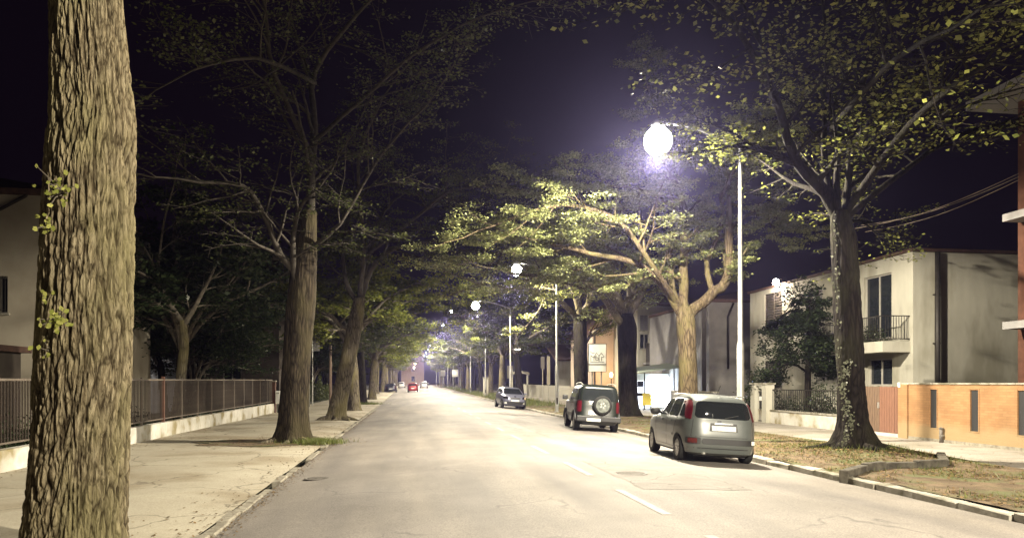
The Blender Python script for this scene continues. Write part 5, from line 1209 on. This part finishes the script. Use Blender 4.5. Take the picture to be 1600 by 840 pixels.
def finish(root, x, y, rz):
    zl, zr_ = zroad(x - .7, y), zroad(x + .7, y); z = (zl + zr_) / 2
    root.location = (x, y, z); root.rotation_euler = (0, math.atan2(zl - zr_, 1.4) if abs(rz) < 1 else -math.atan2(zl - zr_, 1.4), rz)

# grey hatchback (camera side: rear and left)
pt = carpaint("paint_grey_green", (.092, .102, .098), .38, .1)
t = empty("parked_car", (0, 0, 0), 0, "grey-green small hatchback parked nearest on the right, seen from behind with tall red tail lights", "car")
hl = 1.82; wy = (-1.16, 1.14); wr = .295; hw = .80
lay = [(.19, -1.70, 1.66, .70, 6), (.24, -1.80, 1.76, .77, 6), (.42, -1.84, 1.81, .805, 6), (.62, -1.83, 1.81, .82, 5.5), (.80, -1.79, 1.76, .825, 5.5), (.92, -1.76, 1.60, .815, 5.5), (.965, -1.755, 1.42, .80, 5.5), (1.0, -1.75, 1.14, .78, 5.2), (1.12, -1.73, .92, .73, 5.2), (1.26, -1.68, .68, .685, 5.2), (1.38, -1.60, .42, .635, 4.8), (1.45, -1.52, .26, .585, 4.2), (1.50, -1.38, .08, .51, 3.6), (1.53, -1.1, -.15, .36, 3.0)]
me, bv = car_body(lay, [(s * .74, y) for s in (-1, 1) for y in wy], wr, pt)
bd = link("body", me, t)
for s in (-1, 1):
    for y in wy: wheel(t, s * .80, y, wr, .18, 12)
panel(bv, 'B', [(-.60, 1.0), (.60, 1.0), (.53, 1.375), (-.53, 1.375)], "rear_window", M['carglass'], t, nu=16, rnd=.25)
for s in (-1, 1):
    panel(bv, 'B', [(s*.65, .96), (s*.735, .98), (s*.645, 1.37), (s*.575, 1.39)], "tail_light", M['red'], t, off=.016, nu=6, nv=8, rnd=.3, dome=.012)
panel(bv, 'B', [(-.30, .725), (.30, .725), (.28, .905), (-.28, .905)], "plate_recess", M['black'], t, off=.003, nu=8)
panel(bv, 'B', [(-.255, .735), (.255, .735), (.255, .845), (-.255, .845)], "number_plate", M['plate'], t, off=.018, nu=8)
panel(bv, 'B', [(-.20, .875), (.20, .875), (.19, .91), (-.19, .91)], "tailgate_handle", M['chrome'], t, off=.022, nu=8, nv=2)
panel(bv, 'B', [(-.13, .935), (-.05, .935), (-.05, .965), (-.13, .965)], "badge", M['chrome'], t, off=.012, nu=3, nv=2)
panel(bv, 'B', [(-.46, .44), (.74, .44), (.74, .56), (-.46, .56)], "bumper_strip", M['black'], t, off=.014, nu=16, nv=3, rnd=.15)
panel(bv, 'B', [(-.735, .43), (-.48, .43), (-.48, .575), (-.735, .575)], "reflector_surround", M['black'], t, off=.010, nu=5, rnd=.2)
panel(bv, 'B', [(-.70, .45), (-.55, .45), (-.55, .555), (-.70, .555)], "reflector", M['redd'], t, off=.02, nu=5, rnd=.2)
panel(bv, 'B', [(.60, .455), (.70, .455), (.70, .545), (.60, .545)], "reversing_light", M['white'], t, off=.02, nu=5, rnd=.3)
panel(bv, 'B', [(-.78, .335), (.78, .335), (.78, .355), (-.78, .355)], "bumper_crease", M['black'], t, off=.002, nu=18, nv=1)
panel(bv, 'B', [(-.66, .595), (.66, .595), (.66, .605), (-.66, .605)], "tailgate_seam", M['black'], t, off=.002, nu=16, nv=1)
for s in (-1, 1): panel(bv, 'B', [(s*.66, .60), (s*.668, .60), (s*.625, .965), (s*.615, .965)], "tailgate_seam", M['black'], t, off=.002, nu=1, nv=6)
for s, ax in ((-1, 'L'), (1, 'R')):
    panel(bv, ax, [(-.24, 1.0), (.60, 1.0), (.33, 1.36), (-.24, 1.40)], "side_window", M['carglass'], t, nu=10, rnd=.15)
    panel(bv, ax, [(-1.02, 1.0), (-.33, 1.0), (-.33, 1.40), (-.95, 1.405)], "side_window", M['carglass'], t, nu=10, rnd=.15)
    panel(bv, ax, [(-1.42, 1.03), (-1.12, 1.02), (-1.06, 1.39), (-1.33, 1.36)], "quarter_window", M['carglass'], t, nu=6, rnd=.25)
    for (a, c) in (((-.285, .30), (-.285, 1.40)), ((.66, .32), (.70, 1.0)), ((-.88, .62), (-1.06, 1.0))):
        panel(bv, ax, [(a[0]-.006, a[1]), (a[0]+.006, a[1]), (c[0]+.006, c[1]), (c[0]-.006, c[1])], "door_seam", M['black'], t, off=.0025, nu=1, nv=12)
    panel(bv, ax, [(-.85, .30), (.66, .30), (.66, .312), (-.85, .312)], "door_seam", M['black'], t, off=.0025, nu=12, nv=1)
    panel(bv, ax, [(-.82, .555), (.62, .535), (.62, .585), (-.82, .605)], "rubbing_strip", M['black'] if 0 else pt, t, off=.014, nu=14, nv=2)
    for y in (-.72, .02): panel(bv, ax, [(y, .865), (y+.19, .865), (y+.19, .90), (y, .90)], "door_handle", pt, t, off=.03, nu=4, nv=2)
    x = s * .90; mi = MB().lathe([(.02, -.06), (.085, -.04), (.10, .02), (.07, .075), (.02, .09)], 16, Matrix.Translation((x, .50, 1.06)) @ Matrix.Rotation(R(90), 4, 'X') @ Matrix.Scale(1.25, 4, (1, 0, 0))).build("wing_mirror", M['black'], t, smooth=True)
    MB().box((min(x, s*.74), .50, 1.01), (max(x, s*.74), .545, 1.045)).build("mirror_arm", M['black'], mi)
panel(bv, 'F', [(-.60, 1.01), (.60, 1.01), (.52, 1.42), (-.52, 1.42)], "windscreen", M['carglass'], t, nu=14, rnd=.12)
MB().box((-.55, -1.60, .15), (.55, 1.5, .26)).build("underbody", M['black'], t); MB().tube([(-.40, -1.84, .23), (-.40, -1.5, .23)], .03, 10).build("exhaust", M['metal'], t, smooth=True)
MB().tube([(.02, -1.775, 1.02), (.30, -1.765, 1.09)], .010, 6).build("rear_wiper", M['black'], t); MB().tube([(0, -1.2, 1.54), (0, -1.42, 1.74)], .006, 5).build("aerial", M['black'], t)
for s in (-1, 1): MB().tube([(s*.57, .1, 1.50), (s*.60, -.5, 1.52), (s*.58, -1.3, 1.515)], .014, 6).build("roof_rail", pt, t)
for s in (-1, 1): MB().box((s*.42-.14, -1.12, .92), (s*.42+.14, -1.0, 1.30)).build("head_rest", M['black'], t)
finish(t, 7.08, 17.2, R(-4)); t.scale = (1.09, .97, 1.02)

# dark off-roader
pd = carpaint("paint_dark_green", (.007, .010, .008), .35, .0, .12)
t = empty("parked_off_roader", (0, 0, 0), 0, "dark green off-roader with a spare wheel on its tailgate, ahead of the hatchback", "car")
wr = .35; wy = (-1.22, 1.28)
lay = [(.27, -1.84, 1.85, .72, 8), (.36, -1.92, 1.92, .80, 8), (.55, -1.94, 1.94, .84, 8), (.80, -1.90, 1.93, .85, 7.5), (1.0, -1.88, 1.88, .845, 7.5), (1.06, -1.87, 1.75, .83, 7.5), (1.10, -1.865, .98, .81, 8), (1.30, -1.83, .74, .77, 9), (1.50, -1.79, .50, .73, 9), (1.63, -1.74, .32, .69, 8), (1.69, -1.64, .18, .63, 6), (1.715, -1.5, 0, .52, 5)]
me, bv = car_body(lay, [(s * .78, y) for s in (-1, 1) for y in wy], wr, pd); link("body", me, t)
for s in (-1, 1):
    for y in wy: wheel(t, s * .84, y, wr, .22, 5)
panel(bv, 'B', [(-.64, 1.13), (.64, 1.13), (.60, 1.58), (-.60, 1.58)], "rear_window", M['carglass'], t, nu=14, rnd=.2)
for s in (-1, 1):
    panel(bv, 'B', [(s*.66, .72), (s*.80, .72), (s*.78, 1.12), (s*.65, 1.12)], "tail_light", M['red'], t, off=.018, nu=5, nv=8, rnd=.2)
    panel(bv, 'B', [(s*.60, .43), (s*.78, .43), (s*.78, .52), (s*.60, .52)], "reflector", M['redd'], t, off=.05, nu=4, rnd=.2)
b = MB().box((-.84, -2.02, .38), (.84, -1.86, .58)); bevel(b.build("rear_bumper", M['black'], t), .03, 2)
panel(bv, 'B', [(-.46, .40), (.06, .40), (.06, .51), (-.46, .51)], "number_plate", M['plate'], t, off=.10, nu=4)
Mx = Matrix.Translation((.10, -2.06, .98)) @ Matrix.Rotation(R(90), 4, 'X')
sw = MB().lathe([(.30, -.18), (.345, -.15), (.355, -.02), (.31, .03), (.12, .045)], 32, Mx).build("spare_wheel", M['tyre'], t, ang=40)
MB().lathe([(.26, .041), (.255, .052), (.02, .056)], 32, Mx).build("wheel_cover", surf("cover_grey", (.04, .045, .04), (.15, .16, .15), scale=9, rough=.5), sw)
for k in range(5):
    a = R(72 * k); MB().box((.05, -.022, .057), (.11, .022, .062), Mx @ Matrix.Rotation(a, 4, 'Z')).build("cover_emblem", M['metal'], sw)
for s, ax in ((-1, 'L'), (1, 'R')):
    panel(bv, ax, [(-.20, 1.13), (.70, 1.13), (.42, 1.54), (-.20, 1.56)], "side_window", M['carglass'], t, rnd=.12); panel(bv, ax, [(-1.05, 1.13), (-.30, 1.13), (-.30, 1.56), (-1.05, 1.57)], "side_window", M['carglass'], t, rnd=.12)
    panel(bv, ax, [(-1.70, 1.14), (-1.15, 1.14), (-1.15, 1.56), (-1.64, 1.55)], "quarter_window", M['carglass'], t, rnd=.15)
    panel(bv, ax, [(-.82, .50), (.86, .50), (.86, .64), (-.82, .64)], "side_moulding", M['black'], t, off=.022, nu=12, nv=2)
    for yy in (-.25, .80, -1.1): panel(bv, ax, [(yy-.006, .4), (yy+.006, .4), (yy+.006, 1.1), (yy-.006, 1.1)], "door_seam", M['black'], t, off=.0025, nu=1, nv=8)
    for y in (-.85, -.10): panel(bv, ax, [(y, .99), (y+.17, .99), (y+.17, 1.02), (y, 1.02)], "door_handle", M['chrome'], t, off=.03, nu=4, nv=2)
    for y in wy:
        b = MB(); pts = [Vector((s*.845, y + math.cos(a)*wr*1.2, wr*.98 + math.sin(a)*wr*1.2)) for a in [math.pi*k/12 for k in range(13)]]; b.tube(pts, .04, 6); b.build("wheel_arch", M['black'], t, smooth=True)
    x = s * .97; mi = bevel(MB().box((x-.11, .62, 1.10), (x+.11, .72, 1.28)).build("wing_mirror", M['black'], t), .03, 2); MB().box((min(x, s*.79), .66, 1.10), (max(x, s*.79), .70, 1.13)).build("mirror_arm", M['black'], mi)
    MB().tube([(s*.62, .2, 1.72), (s*.64, -.4, 1.77), (s*.64, -1.2, 1.77), (s*.62, -1.65, 1.71)], .018, 6).build("roof_rail", M['metal'], t)
panel(bv, 'F', [(-.64, 1.13), (.64, 1.13), (.58, 1.58), (-.58, 1.58)], "windscreen", M['carglass'], t, nu=12, rnd=.1)
MB().box((-.6, -1.7, .24), (.6, 1.7, .34)).build("underbody", M['black'], t)
finish(t, 7.15, 28.3, R(-5)); t.scale = (1, 1, 1.03)

# silver-blue car facing the camera
ps = carpaint("paint_silver_blue", (.16, .165, .23), .32, .3)
def hatch(label, paint, x, y, rz, name="parked_car", sc=1.0):
    t = empty(name, (0, 0, 0), 0, label, "car"); wr = .31; wy = (-1.25, 1.27)
    lay = [(.20, -1.92, 1.92, .70, 5), (.28, -2.0, 2.0, .80, 5), (.50, -2.02, 2.03, .85, 4.6), (.68, -2.0, 2.0, .86, 4.6), (.80, -1.96, 1.92, .855, 4.6), (.90, -1.93, 1.62, .845, 4.6), (.97, -1.92, 1.20, .82, 5), (1.15, -1.84, .82, .76, 5.5), (1.32, -1.72, .42, .69, 5.5), (1.42, -1.55, .15, .62, 4.6), (1.46, -1.3, -.1, .5, 4)]
    me, bv = car_body(lay, [(s * .79, yy) for s in (-1, 1) for yy in wy], wr, paint); link("body", me, t)
    for s in (-1, 1):
        for yy in wy: wheel(t, s * .85, yy, wr, .2, 8)
        panel(bv, 'F', [(s*.46, .64), (s*.78, .68), (s*.74, .84), (s*.50, .79)], "headlight", M['chrome'], t, off=.012, nu=6, rnd=.3)
        panel(bv, 'F', [(s*.55, .33), (s*.70, .33), (s*.70, .43), (s*.55, .43)], "fog_light", M['white'], t, off=.014, nu=4, rnd=.4)
        panel(bv, 'B', [(s*.60, .72), (s*.82, .74), (s*.78, .98), (s*.62, .96)], "tail_light", M['red'], t, off=.012, nu=5, rnd=.3)
        ax = 'L' if s < 0 else 'R'
        panel(bv, ax, [(-.15, 1.0), (.68, 1.0), (.30, 1.30), (-.15, 1.34)], "side_window", M['carglass'], t, rnd=.12); panel(bv, ax, [(-1.15, 1.0), (-.24, 1.0), (-.24, 1.34), (-.98, 1.33)], "side_window", M['carglass'], t, rnd=.15)
        for yy in (-.19, .82, -1.0): panel(bv, ax, [(yy-.006, .3), (yy+.006, .3), (yy+.006, .98), (yy-.006, .98)], "door_seam", M['black'], t, off=.0025, nu=1, nv=8)
        xx = s * .93; bevel(MB().box((xx-.10, .58, .98), (xx+.10, .66, 1.10)).build("wing_mirror", paint, t), .025, 2)
    panel(bv, 'F', [(-.66, .995), (.66, .995), (.54, 1.36), (-.54, 1.36)], "windscreen", M['carglass'], t, nu=14, rnd=.12)
    panel(bv, 'B', [(-.60, 1.02), (.60, 1.02), (.52, 1.33), (-.52, 1.33)], "rear_window", M['carglass'], t, nu=12, rnd=.15)
    panel(bv, 'F', [(-.34, .66), (.34, .66), (.38, .77), (-.38, .77)], "upper_grille", M['black'], t, off=.01, nu=10, rnd=.2)
    panel(bv, 'F', [(-.50, .28), (.50, .28), (.62, .50), (-.62, .50)], "lower_grille", M['black'], t, off=.01, nu=10, rnd=.2)
    panel(bv, 'F', [(-.26, .50), (.26, .50), (.26, .61), (-.26, .61)], "number_plate", M['plate'], t, off=.022, nu=6)
    panel(bv, 'B', [(-.26, .56), (.26, .56), (.26, .67), (-.26, .67)], "number_plate", M['plate'], t, off=.012, nu=6)
    panel(bv, 'F', [(-.07, .79), (.07, .79), (.05, .86), (-.05, .86)], "badge", M['chrome'], t, off=.012, nu=4, nv=3)
    MB().box((-.6, -1.7, .17), (.6, 1.7, .3)).build("underbody", M['black'], t)
    finish(t, x, y, rz); t.scale = (sc,) * 3; return t
q = at(802, 598, 55.0)
hatch("silver-blue hatchback facing the camera, parked on the right far up the street", ps, 7.4, 53.5, R(182), sc=1.06)
hatch("dark hatchback, leftmost of the two cars far off under the left trees", carpaint("paint_black_green", (.03, .035, .035)), at(601, 598, 128).x, 126.5, 0)
o = hatch("dark taller car, right one of the two far off under the left trees", carpaint("paint_black_blue", (.02, .02, .03)), at(613, 598, 128).x, 124, 0, sc=1.08)
hatch("small red car far down the middle of the street", carpaint("paint_red", (.22, .02, .02)), at(645, 598, 120).x, 119, 0, "car")
hatch("pale car beyond the red one at the end of the street", carpaint("paint_white", (.6, .6, .6)), at(662, 598, 170).x, 168, 0, "car")
hatch("white car at the far left, before the pinkish building", carpaint("paint_white_2", (.6, .6, .6)), at(628, 598, 185).x, 182, 0, "car")

# ------------------------------------------------------------------ violet haze, added to imitate the camera's halo round the lamps
if HAZE:
    b = MB().box((-905, -45, -1.6), (905, 1510, 45)); m = bpy.data.materials.new("lamp_halo_haze"); m.use_nodes = True; nt = m.node_tree; nt.nodes.clear()
    o = nt.nodes.new("ShaderNodeOutputMaterial"); v = nt.nodes.new("ShaderNodeVolumePrincipled"); v.inputs["Color"].default_value = (.50, .47, 1.0, 1)
    v.inputs["Density"].default_value = HAZE; v.inputs["Anisotropy"].default_value = .8; nt.links.new(v.outputs[0], o.inputs["Volume"])
    ho = b.build("haze", m); tag(ho, kind='stuff')
